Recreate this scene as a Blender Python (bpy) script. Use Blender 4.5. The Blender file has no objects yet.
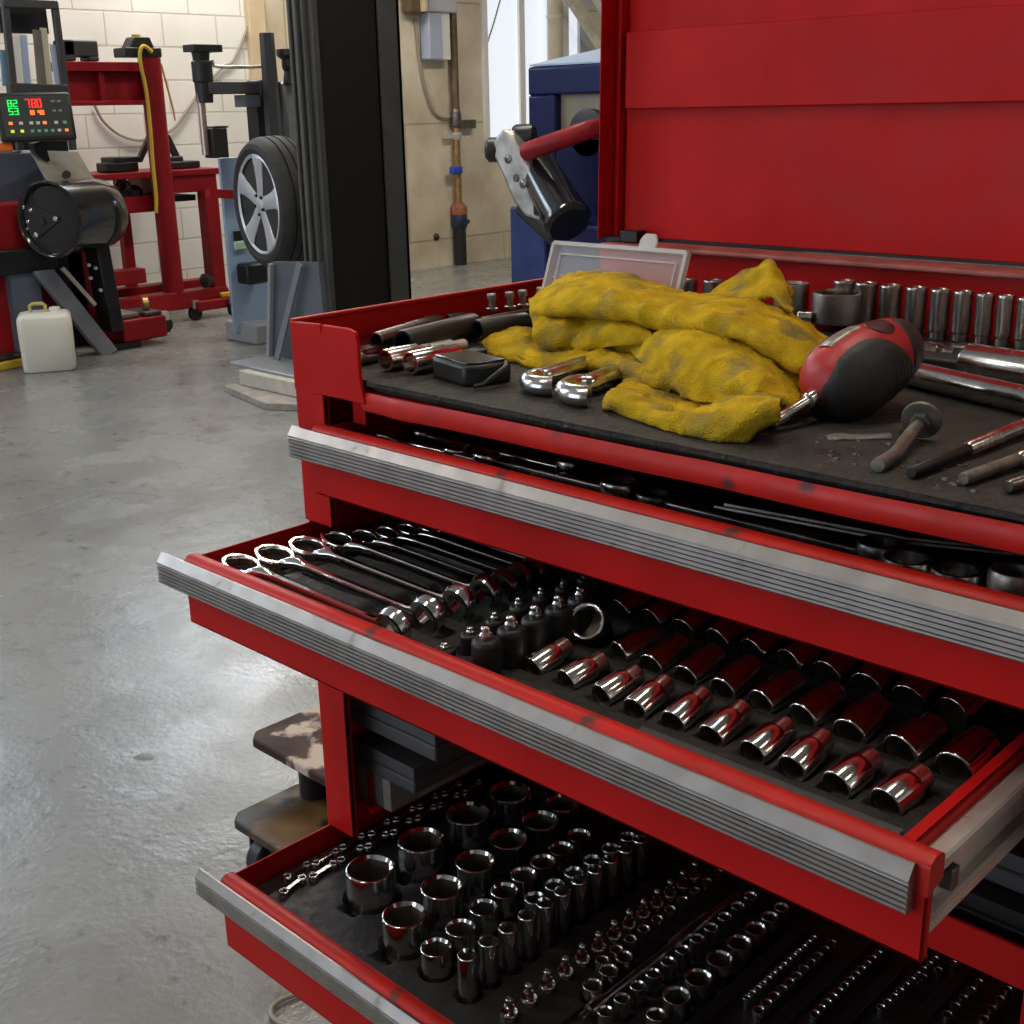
import bpy, bmesh, math, random
import numpy as np
from mathutils import Vector, Matrix, noise as mnoise

random.seed(7)
scn = bpy.context.scene
COL = scn.collection
PI = math.pi
V = Vector

# ------------------------------------------------------------------ camera
F = 1242.6
a_, b_, g_ = math.radians(44.1273), math.radians(18.00988), math.radians(-1.2043)
fwd = V((-math.sin(a_) * math.cos(b_), math.cos(a_) * math.cos(b_), -math.sin(b_)))
r0 = V((math.cos(a_), math.sin(a_), 0)); u0 = r0.cross(fwd)
cr = r0 * math.cos(g_) + u0 * math.sin(g_); cu = r0 * -math.sin(g_) + u0 * math.cos(g_)
EYE = V((0, 0, 1.2))
cd = bpy.data.cameras.new('camera'); cam = bpy.data.objects.new('camera', cd); COL.objects.link(cam)
cam.matrix_world = Matrix(((cr.x, cu.x, -fwd.x, EYE.x), (cr.y, cu.y, -fwd.y, EYE.y), (cr.z, cu.z, -fwd.z, EYE.z), (0, 0, 0, 1)))
cd.sensor_width = 36; cd.lens = F / 1024 * 36; cd.clip_start = .02; cd.clip_end = 60
scn.camera = cam


def ray(x, y):
    return cr * ((x - 512) / F) + cu * ((512 - y) / F) + fwd


def on(axis, val, x, y):
    """where the sight line through a photo point meets the room plane axis = val"""
    r = ray(x, y)
    return EYE + r * ((val - EYE[axis]) / r[axis])


def onx(v, x, y): return on(0, v, x, y)
def ony(v, x, y): return on(1, v, x, y)
def onz(v, x, y): return on(2, v, x, y)


# ------------------------------------------------------------------ materials
def mat(name, col, rough=.5, metal=0., var=0., vscale=20., col2=None, c2thr=.62, c2scale=14., bump=0., bscale=60., coat=0., rvar=0., emit=None, es=0., alpha=1., trans=0., ior=1.45, detail=6, spec=.5, c2soft=.07):
    m = bpy.data.materials.new(name); m.use_nodes = True
    nt = m.node_tree; N = nt.nodes; L = nt.links
    b = N['Principled BSDF']
    b.inputs['Base Color'].default_value = (*col, 1)
    b.inputs['Roughness'].default_value = rough
    b.inputs['Metallic'].default_value = metal
    b.inputs['Coat Weight'].default_value = coat
    b.inputs['Coat Roughness'].default_value = .12
    b.inputs['Alpha'].default_value = alpha
    b.inputs['Transmission Weight'].default_value = trans
    b.inputs['IOR'].default_value = ior; b.inputs['Specular IOR Level'].default_value = spec
    if emit:
        b.inputs['Emission Color'].default_value = (*emit, 1); b.inputs['Emission Strength'].default_value = es
    tc = None
    def coord():
        nonlocal tc
        if tc is None: tc = N.new('ShaderNodeTexCoord')
        return tc.outputs['Object']
    def noise(s, d=detail):
        n = N.new('ShaderNodeTexNoise'); n.inputs['Scale'].default_value = s; n.inputs['Detail'].default_value = d
        L.new(coord(), n.inputs['Vector']); return n
    out = None
    if var:
        n = noise(vscale); rp = N.new('ShaderNodeValToRGB')
        rp.color_ramp.elements[0].position = .3; rp.color_ramp.elements[1].position = .7
        rp.color_ramp.elements[0].color = (*[max(0, c * (1 - var)) for c in col], 1)
        rp.color_ramp.elements[1].color = (*[min(1, c * (1 + var)) for c in col], 1)
        L.new(n.outputs['Fac'], rp.inputs['Fac']); out = rp.outputs['Color']
    if col2:
        n = noise(c2scale, 8); rp = N.new('ShaderNodeValToRGB')
        rp.color_ramp.elements[0].position = c2thr; rp.color_ramp.elements[1].position = min(1, c2thr + c2soft)
        rp.color_ramp.elements[0].color = (0, 0, 0, 1); rp.color_ramp.elements[1].color = (1, 1, 1, 1)
        L.new(n.outputs['Fac'], rp.inputs['Fac'])
        mx = N.new('ShaderNodeMix'); mx.data_type = 'RGBA'
        mx.inputs['A'].default_value = (*col, 1)
        if out: L.new(out, mx.inputs['A'])
        mx.inputs['B'].default_value = (*col2, 1); L.new(rp.outputs['Color'], mx.inputs['Factor']); out = mx.outputs['Result']
    if out: L.new(out, b.inputs['Base Color'])
    if rvar:
        n = noise(vscale * 1.7); mr = N.new('ShaderNodeMapRange')
        mr.inputs['From Min'].default_value = .3; mr.inputs['From Max'].default_value = .7
        mr.inputs['To Min'].default_value = max(0, rough - rvar); mr.inputs['To Max'].default_value = rough + rvar
        L.new(n.outputs['Fac'], mr.inputs['Value']); L.new(mr.outputs['Result'], b.inputs['Roughness'])
    if bump:
        n = noise(bscale, 4); bp = N.new('ShaderNodeBump'); bp.inputs['Strength'].default_value = bump; bp.inputs['Distance'].default_value = .004
        L.new(n.outputs['Fac'], bp.inputs['Height']); L.new(bp.outputs['Normal'], b.inputs['Normal'])
    return m


def nodes_of(m): return m.node_tree.nodes, m.node_tree.links


RED = mat('red_paint', (.52, .009, .008), .44, var=.14, vscale=9, col2=(.22, .04, .035), c2thr=.72, c2scale=17, rvar=.08, bump=.03, bscale=30, spec=.16)
REDLIP = mat('red_paint_worn', (.54, .015, .009), .42, spec=.35, var=.15, vscale=22, col2=(.10, .035, .03), c2thr=.66, c2scale=26, rvar=.1)
REDMACH = mat('red_machine_paint', (.27, .008, .013), .42, var=.2, vscale=6, rvar=.1, spec=.3)
ALU = mat('brushed_aluminium', (.36, .33, .31), .42, 1., var=.12, vscale=35, col2=(.27, .23, .20), c2thr=.66, c2scale=60, rvar=.06)
STEEL = mat('zinc_steel', (.66, .64, .59), .36, .55, var=.15, vscale=25, rvar=.1)
CHROME = mat('chrome', (.80, .78, .76), .13, 1., var=.06, vscale=60, rvar=.04)
CHROMED = mat('worn_chrome', (.60, .58, .55), .22, 1., var=.2, vscale=60, rvar=.08)
BORE = mat('socket_bore', (.20, .165, .125), .5, .6, var=.2, vscale=40)
DARKSTEEL = mat('dark_steel', (.20, .19, .18), .34, 1., var=.25, vscale=40, rvar=.1)
OLDSTEEL = mat('old_steel', (.34, .315, .285), .4, 1., var=.25, vscale=50, col2=(.17, .14, .11), c2thr=.6, c2scale=60)
BLACK = mat('black_metal', (.012, .012, .013), .38, var=.3, vscale=15)
BLACKGLOSS = mat('glossy_black', (.012, .012, .014), .16, coat=.5)
BLACKPL = mat('black_plastic', (.018, .017, .017), .42, var=.2, vscale=30)
FOAM = mat('black_foam', (.021, .019, .017), .6, var=.35, vscale=45, col2=(.055, .046, .036), c2thr=.62, c2scale=30, bump=.35, bscale=160, rvar=.12)
RUBBERMAT = mat('rubber_mat', (.034, .028, .023), .78, var=.45, vscale=26, col2=(.15, .12, .09), c2thr=.655, c2scale=110, bump=.8, bscale=150)
BOLT = mat('grimy_bolt', (.17, .155, .13), .5, .55, var=.45, vscale=70)
DKGREY = mat('dark_grey_metal', (.055, .055, .058), .42, var=.2, vscale=5)
GREYBLUE = mat('blue_grey_panel', (.11, .13, .17), .3, var=.15, vscale=4, coat=.2)
BEIGE = mat('dusty_grey_panel', (.20, .185, .16), .5, var=.2, vscale=8)
RUBBER = mat('tyre_rubber', (.035, .033, .031), .7, var=.2, vscale=20)
WHITEPL = mat('milky_plastic', (.72, .70, .62), .35, var=.05, vscale=5)
YELLOW = mat('yellow_plastic', (.62, .43, .04), .5)
BLUE = mat('blue_paint', (.004, .009, .072), .32, var=.2, vscale=3, spec=.3)
PALEBLUE = mat('pale_blue_panel', (.40, .52, .72), .3)
WHITE = mat('white_paint', (.75, .75, .74), .5)
CASEG = mat('grey_case', (.07, .07, .072), .5, var=.15, vscale=10)
WOOD = mat('stained_board', (.055, .03, .022), .6, var=.4, vscale=14, col2=(.55, .45, .38), c2thr=.50, c2scale=15, rvar=.1, spec=.2)
WOOD2 = mat('oily_board', (.12, .07, .026), .42, var=.55, vscale=16, col2=(.03, .024, .018), c2thr=.48, c2scale=10, rvar=.15, spec=.25)
PLANK = mat('grey_plank', (.30, .27, .24), .7, var=.25, vscale=20)
BRASS = mat('brass', (.42, .28, .12), .4, .8, var=.3, vscale=30)
PIPE = mat('rusty_pipe', (.17, .115, .07), .5, .4, var=.35, vscale=12)
REDTOOL = mat('red_tool_plastic', (.44, .022, .026), .42, var=.1, vscale=30, col2=(.2, .03, .03), c2thr=.7, c2scale=60)
RUBGRIP = mat('black_rubber_grip', (.028, .027, .026), .55, var=.3, vscale=60, bump=.15, bscale=90)
RAG = mat('yellow_cloth', (.72, .46, .022), .95, var=.26, vscale=46, col2=(.27, .225, .10), c2thr=.51, c2scale=30, bump=1., bscale=650, spec=.1, c2soft=.20)
CLEAR = mat('clear_plastic', (.85, .86, .86), .18, alpha=.22)
CLEARR = mat('frosted_plastic_edge', (.8, .8, .79), .3, alpha=.55)
CABLE = mat('grey_cable', (.30, .27, .22), .6)
ORANGE = mat('orange_plastic', (.75, .16, .02), .4)

# rag gets dirt in the valleys of a coarse pattern
# wall paint
def wall_mat(name, c1, c2, mort, roww, rowh, msize, off=(0, 0, 0), dirt=.25, plane='yz', bump=.5):
    m = bpy.data.materials.new(name); m.use_nodes = True; N, L = nodes_of(m); b = N['Principled BSDF']; b.inputs['Roughness'].default_value = .55
    tc = N.new('ShaderNodeTexCoord'); sp = N.new('ShaderNodeSeparateXYZ'); cb = N.new('ShaderNodeCombineXYZ')
    L.new(tc.outputs['Object'], sp.inputs[0]); L.new(sp.outputs['Y' if plane == 'yz' else 'X'], cb.inputs['X']); L.new(sp.outputs['Z'], cb.inputs['Y'])
    mp = N.new('ShaderNodeMapping'); mp.inputs['Location'].default_value = off; L.new(cb.outputs[0], mp.inputs['Vector'])
    bt = N.new('ShaderNodeTexBrick'); L.new(mp.outputs[0], bt.inputs['Vector'])
    bt.inputs['Scale'].default_value = 1; bt.inputs['Brick Width'].default_value = roww; bt.inputs['Row Height'].default_value = rowh
    bt.inputs['Mortar Size'].default_value = msize; bt.inputs['Mortar Smooth'].default_value = .3
    bt.inputs['Color1'].default_value = (*c1, 1); bt.inputs['Color2'].default_value = (*c2, 1); bt.inputs['Mortar'].default_value = (*mort, 1)
    n = N.new('ShaderNodeTexNoise'); n.inputs['Scale'].default_value = 2.6; n.inputs['Detail'].default_value = 9; L.new(tc.outputs['Object'], n.inputs['Vector'])
    rp = N.new('ShaderNodeValToRGB'); rp.color_ramp.elements[0].position = .35; rp.color_ramp.elements[1].position = .75
    rp.color_ramp.elements[0].color = (1, 1, 1, 1); rp.color_ramp.elements[1].color = (1 - dirt, 1 - dirt * 1.1, 1 - dirt * 1.3, 1)
    L.new(n.outputs['Fac'], rp.inputs['Fac'])
    mx = N.new('ShaderNodeMix'); mx.data_type = 'RGBA'; mx.blend_type = 'MULTIPLY'; mx.inputs['Factor'].default_value = 1
    L.new(bt.outputs['Color'], mx.inputs['A']); L.new(rp.outputs['Color'], mx.inputs['B']); L.new(mx.outputs['Result'], b.inputs['Base Color'])
    bp = N.new('ShaderNodeBump'); bp.inputs['Strength'].default_value = bump; bp.inputs['Distance'].default_value = .01; bp.invert = True
    L.new(bt.outputs['Fac'], bp.inputs['Height']); L.new(bp.outputs['Normal'], b.inputs['Normal'])
    return m


BLOCK = wall_mat('painted_block', (.82, .82, .80), (.78, .78, .76), (.58, .56, .52), .4, .2, .006, off=(.05, -.012, 0), dirt=.12)
CREAM = wall_mat('cream_panel_wall', (.74, .67, .54), (.71, .64, .51), (.52, .45, .33), 2.1, .883, .008, off=(.35, -.212, 0), dirt=.4)
PLAINW = wall_mat('plain_wall', (.62, .58, .50), (.60, .56, .48), (.5, .45, .38), .4, .2, .006, plane='xz')

# concrete floor
FLOOR = bpy.data.materials.new('sealed_concrete'); FLOOR.use_nodes = True
N, L = nodes_of(FLOOR); b = N['Principled BSDF']
tc = N.new('ShaderNodeTexCoord')
def nz(s, d=8):
    n = N.new('ShaderNodeTexNoise'); n.inputs['Scale'].default_value = s; n.inputs['Detail'].default_value = d; L.new(tc.outputs['Object'], n.inputs['Vector']); return n
n1 = nz(1.6); rp = N.new('ShaderNodeValToRGB'); e = rp.color_ramp.elements
e[0].position = .3; e[0].color = (.17, .172, .166, 1); e[1].position = .72; e[1].color = (.255, .255, .242, 1); L.new(n1.outputs['Fac'], rp.inputs['Fac'])
n2 = nz(22, 10); rp2 = N.new('ShaderNodeValToRGB'); e = rp2.color_ramp.elements
e[0].position = .24; e[0].color = (.42, .40, .38, 1); e[1].position = .40; e[1].color = (1, 1, 1, 1); L.new(n2.outputs['Fac'], rp2.inputs['Fac'])
n2b = nz(3.2, 6); rp3 = N.new('ShaderNodeValToRGB'); e = rp3.color_ramp.elements
e[0].position = .26; e[0].color = (.62, .58, .55, 1); e[1].position = .36; e[1].color = (1, 1, 1, 1); L.new(n2b.outputs['Fac'], rp3.inputs['Fac'])
m1 = N.new('ShaderNodeMix'); m1.data_type = 'RGBA'; m1.blend_type = 'MULTIPLY'; m1.inputs['Factor'].default_value = 1
m2 = N.new('ShaderNodeMix'); m2.data_type = 'RGBA'; m2.blend_type = 'MULTIPLY'; m2.inputs['Factor'].default_value = 1
L.new(rp.outputs['Color'], m1.inputs['A']); L.new(rp2.outputs['Color'], m1.inputs['B'])
L.new(m1.outputs['Result'], m2.inputs['A']); L.new(rp3.outputs['Color'], m2.inputs['B'])
L.new(m2.outputs['Result'], b.inputs['Base Color'])
n3 = nz(4); mr = N.new('ShaderNodeMapRange'); mr.inputs['To Min'].default_value = .17; mr.inputs['To Max'].default_value = .36; mr.inputs['From Min'].default_value = .3; mr.inputs['From Max'].default_value = .7
L.new(n3.outputs['Fac'], mr.inputs['Value']); L.new(mr.outputs['Result'], b.inputs['Roughness'])
b.inputs['Specular IOR Level'].default_value = .42
n4 = nz(85, 6); n5 = nz(9, 3)
ad = N.new('ShaderNodeMath'); ad.operation = 'MULTIPLY_ADD'; ad.inputs[1].default_value = .42; L.new(n4.outputs['Fac'], ad.inputs[0]); L.new(n5.outputs['Fac'], ad.inputs[2])
bp = N.new('ShaderNodeBump'); bp.inputs['Strength'].default_value = .35; bp.inputs['Distance'].default_value = .006
L.new(ad.outputs[0], bp.inputs['Height']); L.new(bp.outputs['Normal'], b.inputs['Normal'])


# ------------------------------------------------------------------ mesh builder
class MB:
    def __init__(s): s.v = []; s.f = []; s.mi = []; s.cur = 0
    def add(s, vs, fs):
        o = len(s.v); s.v += [tuple(v) for v in vs]
        for f in fs: s.f.append(tuple(o + i for i in f)); s.mi.append(s.cur)
        return s
    def setm(s, i): s.cur = i; return s
    def box(s, lo, hi, M=None):
        x0, y0, z0 = lo; x1, y1, z1 = hi
        vs = [V(p) for p in ((x0, y0, z0), (x1, y0, z0), (x1, y1, z0), (x0, y1, z0), (x0, y0, z1), (x1, y0, z1), (x1, y1, z1), (x0, y1, z1))]
        if M is not None: vs = [M @ v for v in vs]
        return s.add(vs, [(3, 2, 1, 0), (4, 5, 6, 7), (0, 1, 5, 4), (1, 2, 6, 5), (2, 3, 7, 6), (3, 0, 4, 7)])
    def bar(s, p, q, w, h, up=V((0, 0, 1))):
        p = V(p); q = V(q); d = (q - p).normalized(); sd = d.cross(up)
        sd = sd.normalized() if sd.length > 1e-4 else V((1, 0, 0)); u = sd.cross(d)
        vs = []
        for c in (p, q):
            for a, bb in ((-1, -1), (1, -1), (1, 1), (-1, 1)): vs.append(c + sd * (a * w / 2) + u * (bb * h / 2))
        return s.add(vs, [(0, 1, 2, 3), (7, 6, 5, 4), (0, 4, 5, 1), (1, 5, 6, 2), (2, 6, 7, 3), (3, 7, 4, 0)])
    def lathe(s, o, d, prof, n=24, rf=None, cap0=True, cap1=True, closed=False):
        """prof = [(t, r)] along d; rf(k, theta, r) may change a ring's radius"""
        o = V(o); d = V(d).normalized(); a = d.orthogonal().normalized()
        if abs(d.z) > .99: a = V((1, 0, 0))
        else:
            a = d.cross(V((0, 0, 1))).normalized()
        c = d.cross(a); vs = []; fs = []
        for k, (t, r) in enumerate(prof):
            for i in range(n):
                th = 2 * PI * i / n; rr = rf(k, th, r) if rf else r
                vs.append(o + d * t + (a * math.cos(th) + c * math.sin(th)) * rr)
        K = len(prof)
        for k in range(K - 1 + (1 if closed else 0)):
            k2 = (k + 1) % K
            for i in range(n):
                j = (i + 1) % n; fs.append((k * n + i, k * n + j, k2 * n + j, k2 * n + i))
        if not closed:
            if cap0: fs.append(tuple(range(n - 1, -1, -1)))
            if cap1: fs.append(tuple((K - 1) * n + i for i in range(n)))
        return s.add(vs, fs)
    def cyl(s, p, q, r, r2=None, n=20):
        p = V(p); q = V(q); return s.lathe(p, q - p, [(0, r), ((q - p).length, r if r2 is None else r2)], n)
    def tube(s, pts, r, n=10):
        pts = [V(p) for p in pts]; vs = []; fs = []; prev = None
        for i, p in enumerate(pts):
            d = (pts[min(i + 1, len(pts) - 1)] - pts[max(i - 1, 0)]).normalized()
            if prev is None: a = d.orthogonal().normalized()
            else: a = (prev - d * prev.dot(d)).normalized()
            prev = a; c = d.cross(a); rr = r[i] if isinstance(r, (list, tuple)) else r
            for k in range(n):
                th = 2 * PI * k / n; vs.append(p + (a * math.cos(th) + c * math.sin(th)) * rr)
        for i in range(len(pts) - 1):
            for k in range(n): fs.append((i * n + k, i * n + (k + 1) % n, (i + 1) * n + (k + 1) % n, (i + 1) * n + k))
        fs.append(tuple(range(n - 1, -1, -1))); fs.append(tuple((len(pts) - 1) * n + k for k in range(n)))
        return s.add(vs, fs)
    def prism(s, poly, M, h):
        """poly: 2-D points in the local xy plane, extruded by h along local z, placed by M"""
        n = len(poly); vs = [M @ V((x, y, 0)) for x, y in poly] + [M @ V((x, y, h)) for x, y in poly]
        return s.add(vs, [tuple(range(n - 1, -1, -1)), tuple(range(n, 2 * n))] + [(i, (i + 1) % n, n + (i + 1) % n, n + i) for i in range(n)])
    def grid(s, P):
        R = len(P); C = len(P[0]); vs = [p for row in P for p in row]
        return s.add(vs, [(r * C + c, r * C + c + 1, (r + 1) * C + c + 1, (r + 1) * C + c) for r in range(R - 1) for c in range(C - 1)])
    def mesh(s, name, m, sharp=35):
        me = bpy.data.meshes.new(name); me.from_pydata(s.v, [], s.f)
        for x in (m if isinstance(m, (list, tuple)) else [m]): me.materials.append(x)
        me.polygons.foreach_set('material_index', s.mi)
        bm = bmesh.new(); bm.from_mesh(me); bmesh.ops.recalc_face_normals(bm, faces=bm.faces); bm.to_mesh(me); bm.free()
        me.shade_smooth()
        if sharp < 180: me.set_sharp_from_angle(angle=math.radians(sharp))
        me.update(); return me
    def build(s, name, m, parent=None, bevel=0., sharp=35, local=False, segs=2):
        """world-space vertices become one object whose origin is its centre (or the given local frame)"""
        o = bpy.data.objects.new(name, None)
        if local:
            me = s.mesh(name, m, sharp); loc = V((0, 0, 0))
        else:
            lo = V([min(v[i] for v in s.v) for i in range(3)]); hi = V([max(v[i] for v in s.v) for i in range(3)])
            loc = V(((lo.x + hi.x) / 2, (lo.y + hi.y) / 2, lo.z)); s.v = [tuple(V(v) - loc) for v in s.v]; me = s.mesh(name, m, sharp)
        bpy.data.objects.remove(o)
        o = bpy.data.objects.new(name, me); COL.objects.link(o); o.location = loc
        if parent is not None:
            o.parent = parent
            if not local: o.location = loc - wloc(parent)
        if bevel:
            bv = o.modifiers.new('bevel', 'BEVEL'); bv.width = bevel; bv.segments = segs; bv.limit_method = 'ANGLE'; bv.angle_limit = math.radians(40)
            bv.harden_normals = False
        return o


def wloc(o):
    l = V(o.location)
    while o.parent is not None: o = o.parent; l = l + V(o.location)
    return l


def tag(o, label, cat, group=None, kind=None):
    o['label'] = label; o['category'] = cat
    if group: o['group'] = group
    if kind: o['kind'] = kind
    return o


def plabel(o, label): o['label'] = label; return o
def struct(o): o['kind'] = 'structure'; return o


def thing(name, loc, label, cat, group=None):
    o = bpy.data.objects.new(name, None); COL.objects.link(o); o.location = loc; o.empty_display_size = .05
    return tag(o, label, cat, group)


KIDS = {}
def copy_tree(o, parent=None):
    c = o.copy(); COL.objects.link(c); c.parent = parent
    for ch in KIDS.get(o.name, ()): copy_tree(ch, c)
    return c


def reg(root, *kids): KIDS[root.name] = kids; return root


ORD = ['first', 'second', 'third', 'fourth', 'fifth', 'sixth', 'seventh', 'eighth', 'ninth', 'tenth', 'eleventh', 'twelfth', 'thirteenth', 'fourteenth', 'fifteenth', 'sixteenth']


def catmull(pts, n):
    out = []; P = [V(p) for p in pts]
    for i in range(len(P) - 1):
        a = P[max(i - 1, 0)]; b = P[i]; c = P[i + 1]; d = P[min(i + 2, len(P) - 1)]
        for k in range(n):
            t = k / n; out.append(.5 * ((2 * b) + (c - a) * t + (2 * a - 5 * b + 4 * c - d) * t * t + (3 * b - a - 3 * c + d) * t ** 3))
    out.append(P[-1]); return out


KW, KD, EXPO = 1.0, 1.0, 0.14
# ================================================================== TOOL CHEST
XL, XR, YF, YB = -.974, -.189, .706, 1.2
chest = thing('tool_chest', (-.58, .95, 0), 'red steel tool chest with raised lid and three pulled-out drawers', 'tool chest')
m = MB()
m.box((XL, YF + .004, .13), (XL + .002, YB, 1.011)); m.box((XR - .002, YF + .004, .13), (XR, YB, 1.011))
m.box((XL, YB - .002, .13), (XR, YB, 1.04)); m.box((XL, YF + .004, .13), (XR, YB, .133))
m.box((XL, YF + .006, .948), (XR, YB, .9545))                     # tray floor
m.box((XL + .003, 1.162, .95), (XR - .003, 1.165, 1.04))          # back wall of the tray
for z0, z1 in ((.812, .945), (.462, .742), (.13, .382)):          # front posts, cut where the full-width drawers pass
    m.box((XL, YF, z0), (XL + .043, YF + .005, z1)); m.box((XL + .041, YF, z0), (XL + .043, YF + .007, z1))
    m.box((XR - .043, YF, z0), (XR, YF + .005, z1))
m.box((XL + .056, YF + .024, .915), (XL + .075, YF + .026, .945))
m.build('cabinet_body', RED, chest, bevel=.0008)
m = MB()
m.prism([(XL, .945), (XL, 1.011), (XL + .046, 1.0125), (XL + .048, 1.005), (XL + .050, 1.0125), (XL + .088, 1.0125), (XL + .097, 1.010), (XL + .1, 1.0), (XL + .1, .97), (XL + .106, .945)], Matrix(((1, 0, 0, 0), (0, 0, 1, YF - .001), (0, 1, 0, 0), (0, 0, 0, 1))), .004)
m.build('corner_flap', RED, chest, bevel=.001)
# rolled side rims and the front lip
m = MB(); m.bar((XL + .002, YF, 1.0115), (XL + .002, 1.163, 1.0115), .006, .004); m.build('side_rim', REDLIP, chest, bevel=.001)
m = MB(); m.box((XL + .002, .74, .985), (XL + .004, 1.16, .992)); m.build('side_crease', RED, chest)
P = []
xs = np.linspace(XL + .098, XR, 46)
for j, (dy, dz) in enumerate(((.008, .9545), (.001, .9565), (-.0015, .952), (-.0015, .943), (.001, .9385), (.010, .9385))):
    row = []
    for i, x in enumerate(xs):
        dent = .0016 * mnoise.noise(V((x * 14, 3.1, 0))) + (.002 if x < XL + .13 else 0)
        sag = .004 * (x - xs[0]) / (xs[-1] - xs[0])
        row.append(V((x, YF + dy + dent, dz - .001 + sag * 1.2 + .0012 * mnoise.noise(V((x * 9, 8, 0))))))
    P.append(row)
m = MB(); m.grid(P); m.build('front_lip', REDLIP, chest, sharp=60)
m = MB(); m.box((XL + .01, 1.152, 1.0405), (XR - .01, 1.2, 1.046)); plabel(m.build('back_rim', mat('dusty_red_rim', (.40, .12, .10), .6, var=.3, vscale=30), chest, bevel=.002), 'dusty pale red rim')
m = MB(); m.box((XL + .003, YF, .6485), (XR - .003, YF + .004, .679)); m.box((XL + .003, YF + .004, .66), (XR - .003, YB - .003, .664)); m.build('cross_rail', RED, chest, bevel=.001)
m = MB(); m.box((XL + .003, YF + .022, .484), (XL + .050, YB - .003, .490)); m.build('bay_ledge', RED, chest)
# casters
for cx, cy in ((XL + .06, .78), (XR - .06, .78), (XL + .06, 1.12), (XR - .06, 1.12)):
    m = MB(); m.box((cx - .03, cy - .03, .112), (cx + .03, cy + .03, .13)); m.box((cx - .022, cy - .02, .05), (cx - .018, cy + .02, .115)); m.box((cx + .018, cy - .02, .05), (cx + .022, cy + .02, .115))
    c = m.build('caster', BLACK, chest)
    m = MB(); m.cyl((cx - .015, cy, .05), (cx + .015, cy, .05), .05, n=24); m.build('caster_wheel', RUBBER, c)
# lid
LM = Matrix.Translation((0, 1.16, 1.05)) @ Matrix.Rotation(math.radians(-1.3), 4, 'X') @ Matrix.Translation((0, -1.16, -1.05))
m = MB(); m.box((XL, 1.2, 1.05), (XR, 1.202, 1.52), LM); m.box((XL, 1.16, 1.05), (XL + .002, 1.2, 1.52), LM); m.box((XR - .002, 1.16, 1.05), (XR, 1.2, 1.52), LM)
m.box((XL, 1.16, 1.518), (XR, 1.2, 1.52), LM); m.box((XL + .002, 1.186, 1.05), (XL + .009, 1.2, 1.52), LM)
m.box((XL + .012, 1.196, 1.051), (XR - .012, 1.2, 1.2), LM)
lid = m.build('lid', RED, chest, bevel=.001)
m = MB(); m.box((XL + .016, 1.187, 1.197), (XR - .016, 1.190, 1.281), LM); m.box((XL + .016, 1.19, 1.277), (XR - .016, 1.2, 1.281), LM); m.box((XL + .016, 1.190, 1.197), (XL + .018, 1.2, 1.281), LM)
m.build('document_flap', RED, lid, bevel=.001)
m = MB(); m.box((XL + .012, 1.1985, 1.0465), (XR - .012, 1.1995, 1.058)); plabel(m.build('gap_shade_strip', BLACK, lid), 'black strip standing in for the shaded gap under the lid')  # black strip added to paint the dark gap below the lid
m = MB(); m.box((XL + .03, 1.166, 1.047), (XL + .055, 1.185, 1.060)); m.box((XL + .006, 1.168, 1.046), (XL + .028, 1.18, 1.052)); plabel(m.build('hinge', BLACK, lid, bevel=.001), 'black hinge bracket')


def strip_profile(h):
    p = [(0, -.001), (-.0015, .0006), (-.0035, .0006), (-.009, -.0075), (-.009, -.0095)]
    n = 5; z = -.0095; st = (h - .0115) / n
    for i in range(n): p += [(-.0092, z - st * .10), (-.0078, z - st * .22), (-.0078, z - st * .42), (-.0092, z - st * .54), (-.0092, z - st)]; z -= st
    return p + [(-.007, -h), (0, -h)]


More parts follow.
